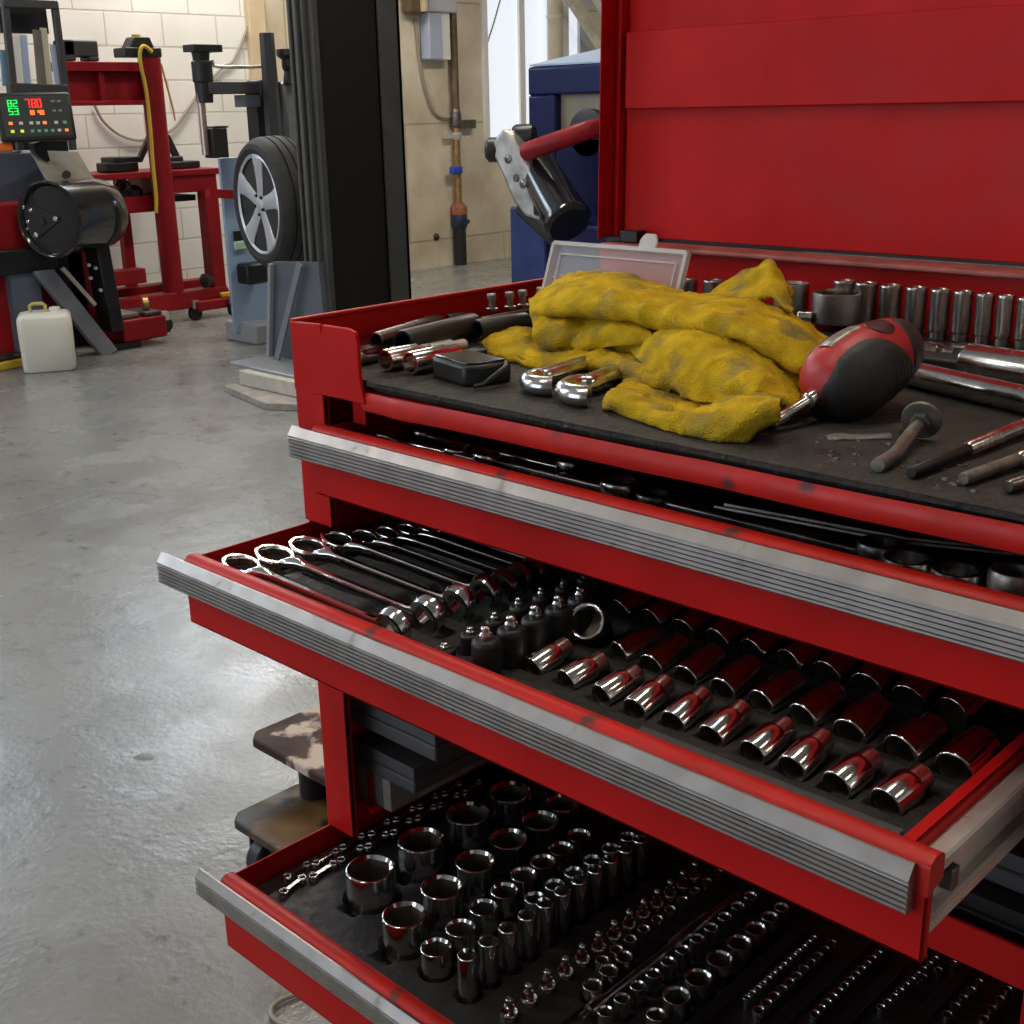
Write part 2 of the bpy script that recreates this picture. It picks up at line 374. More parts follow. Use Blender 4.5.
def drawer(label, x0, x1, yf, zt, zb, w0, w1, s0, s1, depth, sh):
    m = MB()
    m.box((x0, yf, zb), (x1, yf + .002, zt - .002)); m.box((x0, yf, zb), (x1, yf + .008, zb + .0022)); m.box((x1 - .002, yf, zb), (x1, yf + .007, zt))
    poly = []
    for k in range(13):
        th = PI * k / 12; poly.append((yf + .009 - .009 * math.cos(th), zt - .003 + .006 * math.sin(th)))
    poly += [(yf + .018, zt - .016), (yf + .016, zt - .016)] + [(yf + .002, zt - .02), (yf, zt - .02)]
    A = Matrix(((0, 0, 1, x0), (1, 0, 0, 0), (0, 1, 0, 0), (0, 0, 0, 1)))
    bead = MB(); bead.prism([(a - .0005, b_) for a, b_ in poly], A, x1 - x0 + .0003)
    m.box((w0, yf + .016, zb + .012), (w0 + .0022, yf + depth, zt)); m.box((w1 - .0022, yf + .016, zb + .012), (w1, yf + depth, zt))
    m.box((w1 - .009, yf + .016, zt - .0018), (w1, yf + depth, zt)); m.box((w0, yf + .016, zb + .010), (w1, yf + depth, zb + .012)); m.box((w0, yf + depth - .002, zb + .012), (w1, yf + depth, zt))
    d = m.build('drawer', RED, chest, bevel=.0006, sharp=45); plabel(d, label); bead.build('front_rim', REDLIP, d, sharp=45)
    m = MB(); A2 = Matrix(((0, 0, 1, s0), (1, 0, 0, yf), (0, 1, 0, zt - .0015), (0, 0, 0, 1)))
    m.prism(strip_profile(sh), A2, s1 - s0); plabel(m.build('handle_strip', ALU, d, sharp=25), 'ribbed aluminium pull strip')
    for sx, wx in ((1, w1), (-1, w0)):
        if wx == w0 and w0 - .014 < XL + .0: continue
        m = MB(); zc = (zt + zb) / 2 + .002; t = .013 * sx
        pr = [(0, .021), (.004, .0225), (.012, .0225), (.0135, .0205), (.0135, .0145), (.0105, .0135), (.0105, .0165), (.003, .0165), (.003, -.0165), (.0105, -.0165), (.0105, -.0135), (.0135, -.0145), (.0135, -.0205), (.012, -.0225), (.004, -.0225), (0, -.021)]
        m.prism([(wx + sx * a, zc + c) for a, c in pr], Matrix(((1, 0, 0, 0), (0, 0, 1, yf + .010), (0, 1, 0, 0), (0, 0, 0, 1))), depth * .8)
        m.box((wx + min(sx * .003, sx * .006), yf + .03, zc - .010), (wx + max(sx * .003, sx * .006), yf + depth * .8, zc + .010))
        sl = m.build('slide_rail', STEEL, d, sharp=30)
        m = MB(); m.box((wx + sx * .006 - .0045, yf + .036, zc - .007), (wx + sx * .006 + .0075, yf + .045, zc + .007)); m.box((wx + sx * .006 - .003, yf + .045, zc - .006), (wx + sx * .006 + .002, yf + .05, zc + .006)); m.build('slide_stop', DARKSTEEL, sl, bevel=.0008)
    return d


drawer('top drawer, open a crack', -.934, -.232, .692, .9145, .850, -.928, -.238, -.961, -.205, .42, .0295)
drawer('middle drawer, pulled out', XL, -.2415, .566, .8085, .7455, XL + .001, -.257, -1.0085, -.2490, .46, .0295)
drawer('lower drawer, pulled furthest out', XL, -.2415, .568, .4615, .3825, XL + .001, -.257, -1.0085, -.2490, .46, .0295)


# ------------------------------------------------------------------ foam liners (height fields with pits)
def foam(name, label, x0, x1, y0, y1, zbase, ztop, step, hfun, m=FOAM):
    nx = int((x1 - x0) / step) + 1; ny = int((y1 - y0) / step) + 1
    X = np.linspace(x0, x1, nx); Y = np.linspace(y0, y1, ny); gx, gy = np.meshgrid(X, Y)
    H = hfun(gx, gy, np.full(gx.shape, ztop))
    mb = MB(); mb.grid([[V((gx[j, i], gy[j, i], H[j, i])) for i in range(nx)] for j in range(ny)])
    b = len(mb.v); ring = [i for i in range(nx)] + [j * nx + nx - 1 for j in range(1, ny)] + [(ny - 1) * nx + i for i in range(nx - 2, -1, -1)] + [j * nx for j in range(ny - 2, 0, -1)]
    mb.v += [(mb.v[k][0], mb.v[k][1], zbase) for k in ring]; n = len(ring)
    for k in range(n): mb.f.append((ring[k], ring[(k + 1) % n], b + (k + 1) % n, b + k)); mb.mi.append(0)
    mb.f.append(tuple(b + k for k in range(n))); mb.mi.append(0)
    return tag(mb.build(name, m, sharp=50), label, 'tool tray')


def sm(t): t = np.clip(t, 0, 1); return t * t * (3 - 2 * t)


ROWA = [(-.595, .632, .0105), (-.561, .632, .0105), (-.526, .631, .0105), (-.494, .630, .0108), (-.462, .632, .0108), (-.430, .632, .011), (-.397, .632, .011), (-.367, .632, .0112), (-.335, .632, .0115), (-.302, .633, .012)]
ROWB = [(-.602, .702, .0145), (-.563, .696, .0112), (-.530, .695, .0112), (-.498, .696, .0115), (-.465, .696, .0118), (-.433, .697, .012), (-.399, .697, .0125), (-.363, .698, .013), (-.326, .698, .0138), (-.289, .699, .0145)]
ROWC = [(-.617 + .0324 * k * (1 if k < 9 else 1.0), .764 + .0009 * k, .0118 + .0002 * k) for k in range(10)]
PEG1 = [(-.661, .603 + .0282 * k) for k in range(7)]
PEG2 = [(-.617, .605 + .0275 * k) for k in range(5)]
WR = [(.607, 1.0), (.643, 1.0), (.679, .98), (.711, .95), (.737, .9), (.760, .85), (.781, .8), (.800, .75)]
ZF2 = .789


def h2(X, Y, H):
    H = H + .0012 * np.sin(X * 40) * np.sin(Y * 33)
    for row in (ROWA, ROWB, ROWC):
        for x, y, r in row:
            gate = sm((Y - (y - .0045)) / .004) * sm((y + .043 - Y) / .004)
            cr_ = np.sqrt(np.maximum(0, (r + .0012) ** 2 - (X - x) ** 2)); ct = np.clip((Y - y) / .04, 0, 1)
            H = H - gate * np.maximum(0, cr_ - .0015 - .008 * ct)
        ym = row[3][1]
        H = H + .004 * sm((X + .64) / .01) * np.exp(-((Y - (ym + .052)) / .006) ** 2)
    for x, y in PEG1 + PEG2: H = H - .006 * sm((.013 - np.hypot(X - x, Y - y)) / .003)
    for i, (y, s) in enumerate([(a - .005, c) for a, c in WR]):
        H = H - .006 * sm((.009 - np.abs(Y - y)) / .004) * sm((X + .965) / .01) * sm((-.715 - X) / .01)
        H = H - .008 * sm((.0115 - np.abs(Y - y)) / .003) * sm((X + .748) / .006) * sm((-.692 - X) / .006)
        rx = -.927; H = H - .006 * sm((.024 * s - np.hypot(X - rx, Y - y - .006)) / .004)
        if i < len(WR) - 1:
            yn = WR[i + 1][0] - .005; yc = (y + yn) / 2; hw = (yn - y) / 2 - .0075
            H = H + .0105 * sm((hw - np.abs(Y - yc)) / .003) * sm((X + .893 - .004 * i) / .008) * sm((-.772 + .005 * i - X) / .008)
    return H


foam('foam_tray', 'black moulded foam liner in the middle drawer under wrenches and chrome sockets', XL + .006, -.268, .588, 1.0, .7585, ZF2, .0021, h2)
m = MB(); m.box((-.47, .5885, .7925), (-.277, .6095, .7955)); tag(m.build('plastic_strip', CASEG, bevel=.001), 'flat dark grey plastic strip along the front edge of the middle drawer', 'plastic strip')


# ------------------------------------------------------------------ prototypes
def hexr(n):
    def f(k, th, r):
        return r / math.cos(((th + PI / 6) % (PI / 3)) - PI / 6)
    return f


def socket_profile(hexbore=True, deep=.8):
    """upright unit socket: radius 1, height 1, mouth upward"""
    m = MB(); N = 36
    outer = [(0, .9), (.015, .96), (.03, 1), (.95, 1), (.985, .985), (1.0, .95), (1.0, .915)]
    bore = [(.93, .765), (1 - deep, .765)]
    def rf(k, th, r):
        if k >= len(outer) and hexbore: return r / math.cos(((th + PI / 6) % (PI / 3)) - PI / 6)
        return r
    m.lathe((0, 0, 0), (0, 0, 1), outer, N, rf, cap1=False)
    hx = lambda th, r: r / math.cos(((th + PI / 6) % (PI / 3)) - PI / 6)
    m.lathe((0, 0, 0), (0, 0, 1), outer[-1:] + bore[:1], N, lambda k, th, r: hx(th, r) if k and hexbore else r, cap0=False, cap1=False)
    m.setm(1); m.lathe((0, 0, 0), (0, 0, 1), bore, N, lambda k, th, r: hx(th, r) if hexbore else r, cap0=False)
    m.setm(0); return m


m = MB(); m = socket_profile(); ME_STAND = m.mesh('socket_upright', [CHROME, BORE], 40)
m = socket_profile(False); ME_ROUND = m.mesh('socket_small', [CHROMED, BORE], 40)
ME_STANDW = socket_profile().mesh('socket_worn', [CHROMED, BORE], 40)
ME_STANDD = socket_profile().mesh('socket_dull', [OLDSTEEL, BORE], 40)


def upright(name, me, x, y, z0, z1, r, label, cat, group=None, rot=None):
    o = bpy.data.objects.new(name, me); COL.objects.link(o); o.location = (x, y, z0); o.scale = (r, r, z1 - z0)
    o.rotation_euler = (0, 0, random.uniform(0, PI / 3) if rot is None else rot)
    return tag(o, label, cat, group)


# lying chrome socket, axis along +Y, mouth at the origin facing -Y (unit radius, unit length)
m = MB()
outer = [(.02, .80), (0, .86), (0, .94), (.012, .985), (.03, 1), (.55, 1), (.66, .93), (.70, .80)]
m.lathe((0, 0, 0), (0, 1, 0), outer, 36, cap0=False); m.setm(1)
m.lathe((0, 0, 0), (0, 1, 0), [(.5, .74), (.03, .74), (.02, .80)], 36, lambda k, th, r: r / math.cos(((th + PI / 6) % (PI / 3)) - PI / 6) if k < 2 else r, cap1=False)
me_b = m.mesh('socket_lying', [CHROME, BORE], 40)
m = MB(); m.lathe((0, 0, 0), (0, 1, 0), [(.69, .62), (.70, .78), (.97, .78), (1.0, .72), (1.0, .45), (.9, .42)], 28)
me_d = m.mesh('drive_end', CHROMED, 40)
proto = bpy.data.objects.new('chrome_socket', me_b); COL.objects.link(proto)
de = bpy.data.objects.new('drive_end', me_d); COL.objects.link(de); de.parent = proto
reg(proto, de)
used = False
for nm, row, L_, grp, desc in (('front', ROWA, .038, 'front row of sockets in the middle drawer', 'short chrome socket lying'), ('second', ROWB, .039, 'second row of sockets in the middle drawer', 'chrome socket lying'), ('back', ROWC, .040, 'back row of sockets in the middle drawer', 'shadowed chrome socket lying')):
    for i, (x, y, r) in enumerate(row):
        o = proto if not used else copy_tree(proto); used = True
        o.location = (x, y, ZF2 + .0015); o.scale = (r, L_, r); o.rotation_euler = (math.radians(14), random.uniform(0, 1), random.uniform(-.02, .02))
        if nm == 'second' and i == 0:
            o.rotation_euler = (math.radians(-38), 0, .25); o.scale = (.0158, .034, .0158); o.location = (x + .003, y - .002, ZF2 + .019)
            tag(o, 'wide chrome ring socket tipped mouth up at the left end of the second row', 'socket', grp)
        else:
            side = ('from the left', i + 1) if i < 5 else ('from the right', 10 - i)
            tag(o, f'{desc} {ORD[side[1] - 1]} {side[0]} in the {nm} row of the middle drawer', 'socket', grp)

# black upright sockets with square pegs
m = MB(); m.lathe((0, 0, 0), (0, 0, 1), [(0, .95), (.05, 1), (.9, 1), (.97, .92), (1, .7)], 20); me1 = m.mesh('peg_body', BLACKPL, 40)
m = MB(); m.lathe((0, 0, 0), (0, 0, 1), [(1.0, .42), (1.05, .46), (1.1, .46), (1.16, .34), (1.24, .34), (1.28, .26)], 14); me2 = m.mesh('peg_tip', CHROMED, 40)
pp = bpy.data.objects.new('bit_holder', me1); COL.objects.link(pp); pt = bpy.data.objects.new('bit_tip', me2); COL.objects.link(pt); pt.parent = pp; reg(pp, pt)
used = False
for lst, r, h, tx in ((PEG1, .0085, .026, 'slim'), (PEG2, .0115, .036, 'stout')):
    for i, (x, y) in enumerate(lst):
        o = pp if not used else copy_tree(pp); used = True
        hh = h * (.62 + .12 * i if lst is PEG1 and i < 4 else 1)
        o.location = (x, y, ZF2 - .006); o.scale = (r, r, hh)
        tag(o, f'{tx} black upright bit socket, {ORD[i]} from the front in its row beside the wrenches', 'bit socket', f'{tx} black bit sockets in the middle drawer')

# combination wrenches
def ring(mb, c, R, w, h, M=None, n=36, hexi=True):
    prof = [(0, R - .001), (.0015, R), (h - .0015, R), (h, R - .001), (h, R - w + .0012), (h - .0015, R - w), (.0015, R - w), (0, R - w + .0012)]
    t = MB(); t.lathe((0, 0, -h / 2), (0, 0, 1), prof, n, closed=True)
    vs = [V(v) for v in t.v]
    if M is not None: vs = [M @ v for v in vs]
    mb.add([v + V(c) for v in vs], t.f)


def wrench_parts():
    m = MB()
    # shank: sections along X (x, half width, half height, z)
    sec = [(-.103, .0135, .0038, .004), (-.094, .0125, .0045, .006), (-.083, .0058, .0038, .006), (-.07, .0042, .0034, .005), (.05, .0036, .0034, .002), (.068, .0050, .0040, .002), (.078, .0075, .0060, .003)]
    vs = []; fs = []
    for x, w, h, z in sec:
        for a, c in ((-1, -.4), (-.7, -1), (.7, -1), (1, -.4), (1, .4), (.7, 1), (-.7, 1), (-1, .4)): vs.append((x, a * w, z + c * h))
    for k in range(len(sec) - 1):
        for i in range(8): fs.append((k * 8 + i, k * 8 + (i + 1) % 8, (k + 1) * 8 + (i + 1) % 8, (k + 1) * 8 + i))
    fs += [tuple(range(7, -1, -1)), tuple((len(sec) - 1) * 8 + i for i in range(8))]
    m.add(vs, fs); a = m.mesh('wrench_shank', CHROME, 50)
    m = MB(); ring(m, (-.124, 0, .003), .0225, .006, .009, Matrix.Rotation(math.radians(8), 4, 'Y')); bme = m.mesh('box_end', CHROME, 40)
    m = MB()
    R, w = .0165, .0052; n = 30
    # open jaw standing on edge: a thick arc with a gap
    A0, A1 = math.radians(-62), math.radians(236); vs = []; fs = []
    for k in range(n + 1):
        th = A0 + (A1 - A0) * k / n; c = V((math.cos(th), 0, math.sin(th)))
        for rr, yy in ((R, -.0065), (R + .0012, 0), (R, .0065), (R - w, .0055), (R - w, -.0055)): vs.append(c * rr + V((0, yy, 0)))
    for k in range(n):
        for i in range(5): fs.append((k * 5 + i, k * 5 + (i + 1) % 5, (k + 1) * 5 + (i + 1) % 5, (k + 1) * 5 + i))
    fs += [(4, 3, 2, 1, 0), tuple(n * 5 + i for i in range(5))]
    Mx = Matrix.Translation((.0915, 0, .0035)) @ Matrix.Rotation(math.radians(18), 4, 'X')
    m.add([Mx @ v for v in vs], fs); cme = m.mesh('jaw_end', CHROME, 50)
    return a, bme, cme


wa, wb, wc = wrench_parts()
wr = bpy.data.objects.new('combination_wrench', wa); COL.objects.link(wr)
k1 = bpy.data.objects.new('box_end', wb); k2 = bpy.data.objects.new('jaw_end', wc)
for k in (k1, k2): COL.objects.link(k); k.parent = wr
reg(wr, k1, k2)
for i, (y, s) in enumerate(WR):
    o = wr if i == 0 else copy_tree(wr)
    o.location = (-.812 + .002 * i, y - .005, ZF2 + .0055 + (.002 if i < 4 else 0)); o.scale = (s, (.72, .78, .76, .66, .55, .48, .43, .40)[i], s)
    tag(o, f'chrome combination wrench in the middle drawer, {ORD[i]} from the drawer front', 'wrench', 'combination wrenches in the middle drawer')

# ------------------------------------------------------------------ top drawer contents
ZF1 = .893
m = MB(); m.box((-.92, .712, .868), (-.246, 1.08, ZF1)); tag(m.build('drawer_liner', FOAM, bevel=.002), 'black liner in the top drawer under the long wrenches', 'tool tray')


def long_wrench(x0, x1, y, z, w, label, m_=CHROMED, ringL=True, R=.017):
    root = thing('long_wrench', ((x0 + x1) / 2, y, z), label, 'wrench', 'long wrenches in the top drawer')
    m = MB(); m.bar((x0, y, z + .006), (x1, y, z + .006), w, .007); m.build('shank', m_, root, bevel=.0025)
    m = MB(); ring(m, (x1 + R * .8, y, z + .009), R, .0055, .013); m.build('box_end', m_, root)
    m = MB(); ring(m, (x0 - R * .8, y, z + .007), R * .9, .005, .009); m.build('far_box_end', m_, root)


ZT = ZF1 + .008
def lw(pa, pb, w, label, m_, R):
    a = onz(ZT, *pa); c = onz(ZT, *pb); y = (a.y + c.y) / 2; long_wrench(a.x, c.x, y, ZF1, w, label, m_, R=R)
lw((392, 437), (478, 459), .008, 'thin chrome wrench showing at the left end of the cracked-open top drawer', CHROME, .012)
lw((470, 452), (606, 486), .010, 'chrome wrench whose box end shows below the yellow rag in the top drawer', CHROMED, .0165)
lw((430, 434), (560, 466), .008, 'dark slim wrench lying deepest at the left of the top drawer', CHROMED, .011)
lw((668, 500), (862, 548), .014, 'flat dark wrench in the middle stretch of the top drawer', DARKSTEEL, .016)
a = onz(ZT, 715, 507); c = onz(ZT, 899, 542); e_ = onz(ZT, 1030, 556); m = MB()
m.tube([a, c, e_], .0022, 8); m.tube([v + V((0, .016, -.004)) for v in (a, c, e_)], .006, 8)
tag(m.build('pry_bar', DARKSTEEL), 'long black bar with a bright edge along the back of the top drawer', 'pry bar')
for px, py, r, t in ((908, 560, .0175, 'left'), (958, 572, .0175, 'right')):
    p = onz(ZF1 + .014, px, py); m = MB(); m.lathe((p.x, p.y, ZF1), (0, 0, 1), [(0, r), (.012, r), (.016, r * .93), (.016, r * .72), (.003, r * .7)], 32); tag(m.build('large_socket', CHROMED), f'wide dark chrome socket mouth, {t} one of two neighbours in the top drawer', 'socket')
p = onz(ZF1 + .02, 1014, 577); m = MB(); m.lathe((p.x, p.y, ZF1), (0, 0, 1), [(0, .016), (.022, .016), (.025, .0145), (.025, .0105), (.004, .0105)], 32); tag(m.build('large_socket', OLDSTEEL), 'thick-walled socket at the right end of the top drawer', 'socket')

# ------------------------------------------------------------------ lower drawer contents
ZF3 = .443
GRP = {}
C1 = [(-.858, .669), (-.859, .738), (-.859, .807), (-.856, .869), (-.854, .925)]
C2 = [(-.777, .643), (-.783, .697), (-.790, .750), (-.793, .802), (-.792, .850), (-.797, .893)]
C3 = [(-.727, .637), (-.731, .672), (-.737, .709), (-.741, .742), (-.745, .774), (-.746, .804), (-.748, .834), (-.750, .865)]
C4 = [(-.681, .633 + .0262 * k - .0003 * k * k / 2) for k in range(11)]
C3B = [(-.703, .745 + .0285 * k) for k in range(6)]
C5 = [(-.633, .636 + .0252 * k - .0002 * k * k) for k in range(13)]
C6 = [(-.612, .737 + .0205 * k) for k in range(10)]
C7 = [(-.597, .706), (-.599, .731), (-.601, .755)]
C8 = [(-.563, .683 + .0222 * k) for k in range(11)]
C9 = [(-.528, .708, .0088), (-.529, .739, .0125), (-.529, .771, .0127), (-.530, .805, .0123), (-.530, .836, .0118), (-.530, .864, .0105), (-.530, .888, .0083), (-.530, .908, .0072)]
PITS = [(x, y, .028, .014) for x, y in C1] + [(x, y, .0245, .013) for x, y in C2] + [(x, y, .0165, .012) for x, y in C3] + [(x, y, .0115, .012) for x, y in C4] + [(x, y, .0125, .010) for x, y in C3B] + [(x, y, .009, .006) for x, y in C8] + [(x, y, r + .003, .008) for x, y, r in C9] + [(x, y, .0105, .008) for x, y in C7]


def h3(X, Y, H):
    H = H + .0006 * np.sin(X * 60) * np.sin(Y * 47)
    for x, y, r, d in PITS: H = np.minimum(H, ZF3 - d * sm((r + .0012 - np.hypot(X - x, Y - y)) / .0022))
    # cut a trough from each big pit toward the front, as in the moulded tray
    for x, y in C1 + C2[:3]:
        g_ = sm((.0125 - np.abs(X - x)) / .004) * sm((y - Y) / .003) * sm((Y - (y - .036)) / .006); H = np.minimum(H, ZF3 - .010 * g_)
    H = np.where((X < -.918), H - .007, H)
    H = np.where((np.abs(X + .585) < .010) & (Y > .66), H - .004, H)
    return H


foam('foam_tray', 'black foam liner in the lower drawer holding upright sockets', XL + .006, -.262, .590, 1.0, .396, ZF3, .0022, h3)


def column(lst, name, me, r0, r1, ztop, zbot, desc, where, cat='socket', grp=None, m=None):
    n = len(lst)
    for i, p in enumerate(lst):
        r = p[2] if len(p) > 2 else r0 + (r1 - r0) * i / max(1, n - 1)
        upright(name, me, p[0], p[1], zbot, ztop, r, f'{desc}, {ORD[i]} from the front in the {where}', cat, grp or f'{where}')


column(C1, 'large_socket', ME_STAND, .0250, .0225, .477, ZF3 - .014, 'largest chrome socket', 'leftmost socket file')
column(C2, 'large_socket', ME_STAND, .0215, .0190, .476, ZF3 - .013, 'big chrome socket', 'second socket file')
column(C3, 'chrome_socket', ME_STAND, .0146, .0130, .468, ZF3 - .012, 'mid-size chrome socket', 'third socket file')
column(C4, 'deep_socket', ME_STAND, .0092, .0078, .486, ZF3 - .012, 'tall slim deep socket', 'tall socket file')
column(C3B, 'chrome_socket', ME_STANDW, .0105, .0090, .476, ZF3 - .010, 'half-hidden upright socket', 'file behind the tall deep sockets')
# adapters: cup, stem, tip
m = MB(); m.lathe((0, 0, 0), (0, 0, 1), [(0, .0078), (.006, .0080), (.007, .0074), (.0055, .0055), (.005, .0035), (.011, .0034), (.0115, .0046), (.0135, .0046), (.0145, .0028), (.018, .0027)], 20); me_cup = m.mesh('bit_cup', CHROMED, 40)
m = MB(); m.lathe((0, 0, 0), (0, 0, 1), [(.018, .0030), (.0185, .0040), (.0215, .0040), (.0225, .0034), (.0225, .0022), (.0205, .0019)], 16); me_tip = m.mesh('bit_tip', CHROME, 40)
ad0 = bpy.data.objects.new('bit_adapter', me_cup); COL.objects.link(ad0); tp = bpy.data.objects.new('bit_tip', me_tip); COL.objects.link(tp); tp.parent = ad0; reg(ad0, tp)
for i, (x, y) in enumerate(C5):
    o = ad0 if i == 0 else copy_tree(ad0); o.location = (x, y, ZF3); s = 1 - .012 * i; o.scale = (s, s, .95)
    tag(o, f'small chrome bit adapter with a thin stem, {ORD[i]} from the front beside the tall sockets', 'bit adapter', 'bit adapters in the lower drawer')
column(C6, 'small_socket', ME_ROUND, .0064, .0052, .457, ZF3, 'tiny chrome socket', 'file left of the extension bar')
column(C7, 'small_socket', ME_STANDW, .0092, .0086, .456, ZF3 - .008, 'shallow round socket', 'trio beside the extension bar')
column(C8, 'small_socket', ME_STANDW, .0074, .0066, .461, ZF3 - .006, 'narrow upright socket', 'file right of the extension bar')
column(C9, 'chrome_socket', ME_STANDW, .01, .01, .462, ZF3 - .008, 'wide dark chrome socket', 'rightmost file of round sockets')
m = MB(); m.lathe((-.5845, .675, ZF3 + .003), (0, 1, 0), [(0, .003), (.004, .0036), (.010, .0036), (.011, .0062), (.03, .0062), (.034, .0042), (.13, .0042), (.133, .0062), (.19, .0062), (.194, .004), (.24, .004)], 18)
tag(m.build('extension_bar', DARKSTEEL), 'dark ratchet extension bar lying between two socket files of the lower drawer', 'extension bar')
rows = [((-.488, .786), (-.488, .898), 14, .0034, 'first'), ((-.472, .78), (-.472, .903), 11, .0054, 'second'), ((-.434, .808), (-.433, .928), 13, .0048, 'third'), ((-.396, .854), (-.391, .946), 10, .0038, 'fourth'), ((-.388, .915), (-.376, .951), 3, .0044, 'fifth'), ((-.350, .884), (-.348, .942), 5, .0046, 'sixth'), ((-.325, .900), (-.325, .950), 4, .0046, 'seventh')]
for a, c, n, r, nm in rows:
    for i in range(n):
        t = i / (n - 1); upright('bit_socket', ME_ROUND, a[0] + (c[0] - a[0]) * t, a[1] + (c[1] - a[1]) * t, ZF3, ZF3 + .011, r * (1 - .2 * t), f'tiny bit socket, {ORD[i]} from the front in the {nm} row of tiny bits', 'bit socket', f'{nm} fine row of bit sockets in the lower drawer')
# long dark rails that carry the fine rows
for x in (-.508, -.455, -.415, -.368):
    m = MB(); m.box((x - .006, .70, ZF3 - .0005), (x + .006, .98, ZF3 + .004)); tag(m.build('clip_rail', BLACKPL, bevel=.001), f'black socket clip rail, {dict(((-.508, "first"), (-.455, "second"), (-.415, "third"), (-.368, "fourth")))[x]} from the left among the fine bit rows', 'clip rail', 'socket clip rails in the lower drawer')
# stubby wrenches down the left wall
m = MB(); ring(m, (0, -.014, .003), .0052, .0018, .005, n=18); ring(m, (0, .014, .003), .0046, .0017, .005, n=18); m.bar((0, -.0095, .003), (0, .010, .003), .0042, .0032)
mestub = m.mesh('stubby_wrench', CHROMED, 40)
LW = [(-.938, .630), (-.956, .648), (-.936, .668), (-.953, .684), (-.938, .706), (-.955, .722), (-.937, .742), (-.954, .760), (-.937, .778), (-.954, .797), (-.938, .816), (-.954, .834), (-.938, .852), (-.954, .872), (-.938, .890)]
for i, (x, y) in enumerate(LW):
    o = bpy.data.objects.new('stubby_wrench', mestub); COL.objects.link(o); o.location = (x, y, ZF3 - .0068); o.rotation_euler = (0, 0, .12 + random.uniform(-.08, .08)); o.scale = (1.05, 1, 1)
    tag(o, f'stubby double-ring wrench, {ORD[i]} from the front along the left wall of the lower drawer', 'wrench', 'stubby wrenches in the lower drawer')

# ------------------------------------------------------------------ cases in the open bay
def case(x0, x1, y0, z0, z1, label, d=.3, mm=CASEG):
    root = thing('flat_case', ((x0 + x1) / 2, y0 + d / 2, z0), label, 'tool case', 'flat cases in the bay')
    h = (z1 - z0)
    m = MB(); m.box((x0, y0, z0), (x1, y0 + d, z0 + h * .52)); m.build('case_base', mm, root, bevel=.0025)
    m = MB(); m.box((x0 + .001, y0 + .001, z0 + h * .55), (x1 - .001, y0 + d, z1)); m.box((x0 + .004, y0 + .004, z0 + h * .52), (x1 - .004, y0 + d, z0 + h * .55)); m.build('case_top', mm, root, bevel=.0025)


case(-.958, -.862, .736, .528, .558, 'lower flat grey case lying on the catalogues in the open bay', d=.2)
case(-.958, -.868, .775, .5582, .579, 'added black spacer filling the dark gap above the lower grey case in the bay', d=.16, mm=BLACKPL)  # black spacer added where the stack has only a dark gap
case(-.958, -.826, .735, .5792, .613, 'upper flat dark grey case in the open bay, topmost of its stack', d=.2)
case(-.90, -.20, .725, .6642, .690, 'black flat case showing above the red cross rail, lower of two', mm=BLACKPL)
case(-.90, -.20, .745, .6904, .718, 'black flat case showing above the red cross rail, upper of two', mm=CASEG)
cols = [(.16, .13, .10), (.30, .02, .02), (.10, .10, .09), (.22, .2, .17), (.33, .03, .03), (.12, .10, .08), (.25, .18, .12)]
nm = ['brown', 'red', 'black', 'grey', 'dark red', 'dark brown', 'tan']
for i, c in enumerate(cols[:4]):
    x = -.956 + .0135 * i; m = MB(); m.box((x, .737, .4905), (x + .0128, .93, .5275))
    tag(m.build('catalogue', mat('catalogue_' + nm[i].replace(' ', '_'), c, .5, var=.3, vscale=80), bevel=.001), f'{nm[i]} spine of a worn catalogue standing in the bottom of the bay', 'book', 'catalogues in the bay')
# ================================================================== ON THE TOP TRAY
ZM = .966
m = MB(); P = []
for j in range(9):
    y = .7078 + (1.155 - .7078) * j / 8
    P.append([V((XL + .006 + (XR - XL - .012) * i / 40, max(y, .7115 if i < 6 else 0) + (.0012 * mnoise.noise(V((i * .9, 0, 5))) if j == 0 else 0), ZM)) for i in range(41)])
m.grid(P); b0 = len(m.v)
m.box((XL + .006, .7115, .9628), (XR - .006, 1.155, ZM - .0003)); m.box((XL + .006, .7178, .9552), (XR - .006, 1.155, .9628)); m.box((XL + .106, .7080, .9618), (XR - .006, .7120, ZM - .0004))
tag(m.build('tray_mat', RUBBERMAT, sharp=40), 'worn dark rubber mat covering the open top tray of the red chest', 'mat')
matobj = bpy.data.objects['tray_mat']; w_ = onz(ZM, 822, 453)
m = MB(); m.lathe((w_.x, w_.y, ZM + .00015), (0, 0, 1), [(0, .0115), (.0002, .0112)], 28, rf=lambda k, th, r: r * (1 + .12 * math.sin(2 * th + 1) + .06 * math.sin(5 * th))); plabel(m.build('worn_spot', mat('oil_spot', (.012, .010, .009), .55), matobj), 'dark oily spot')
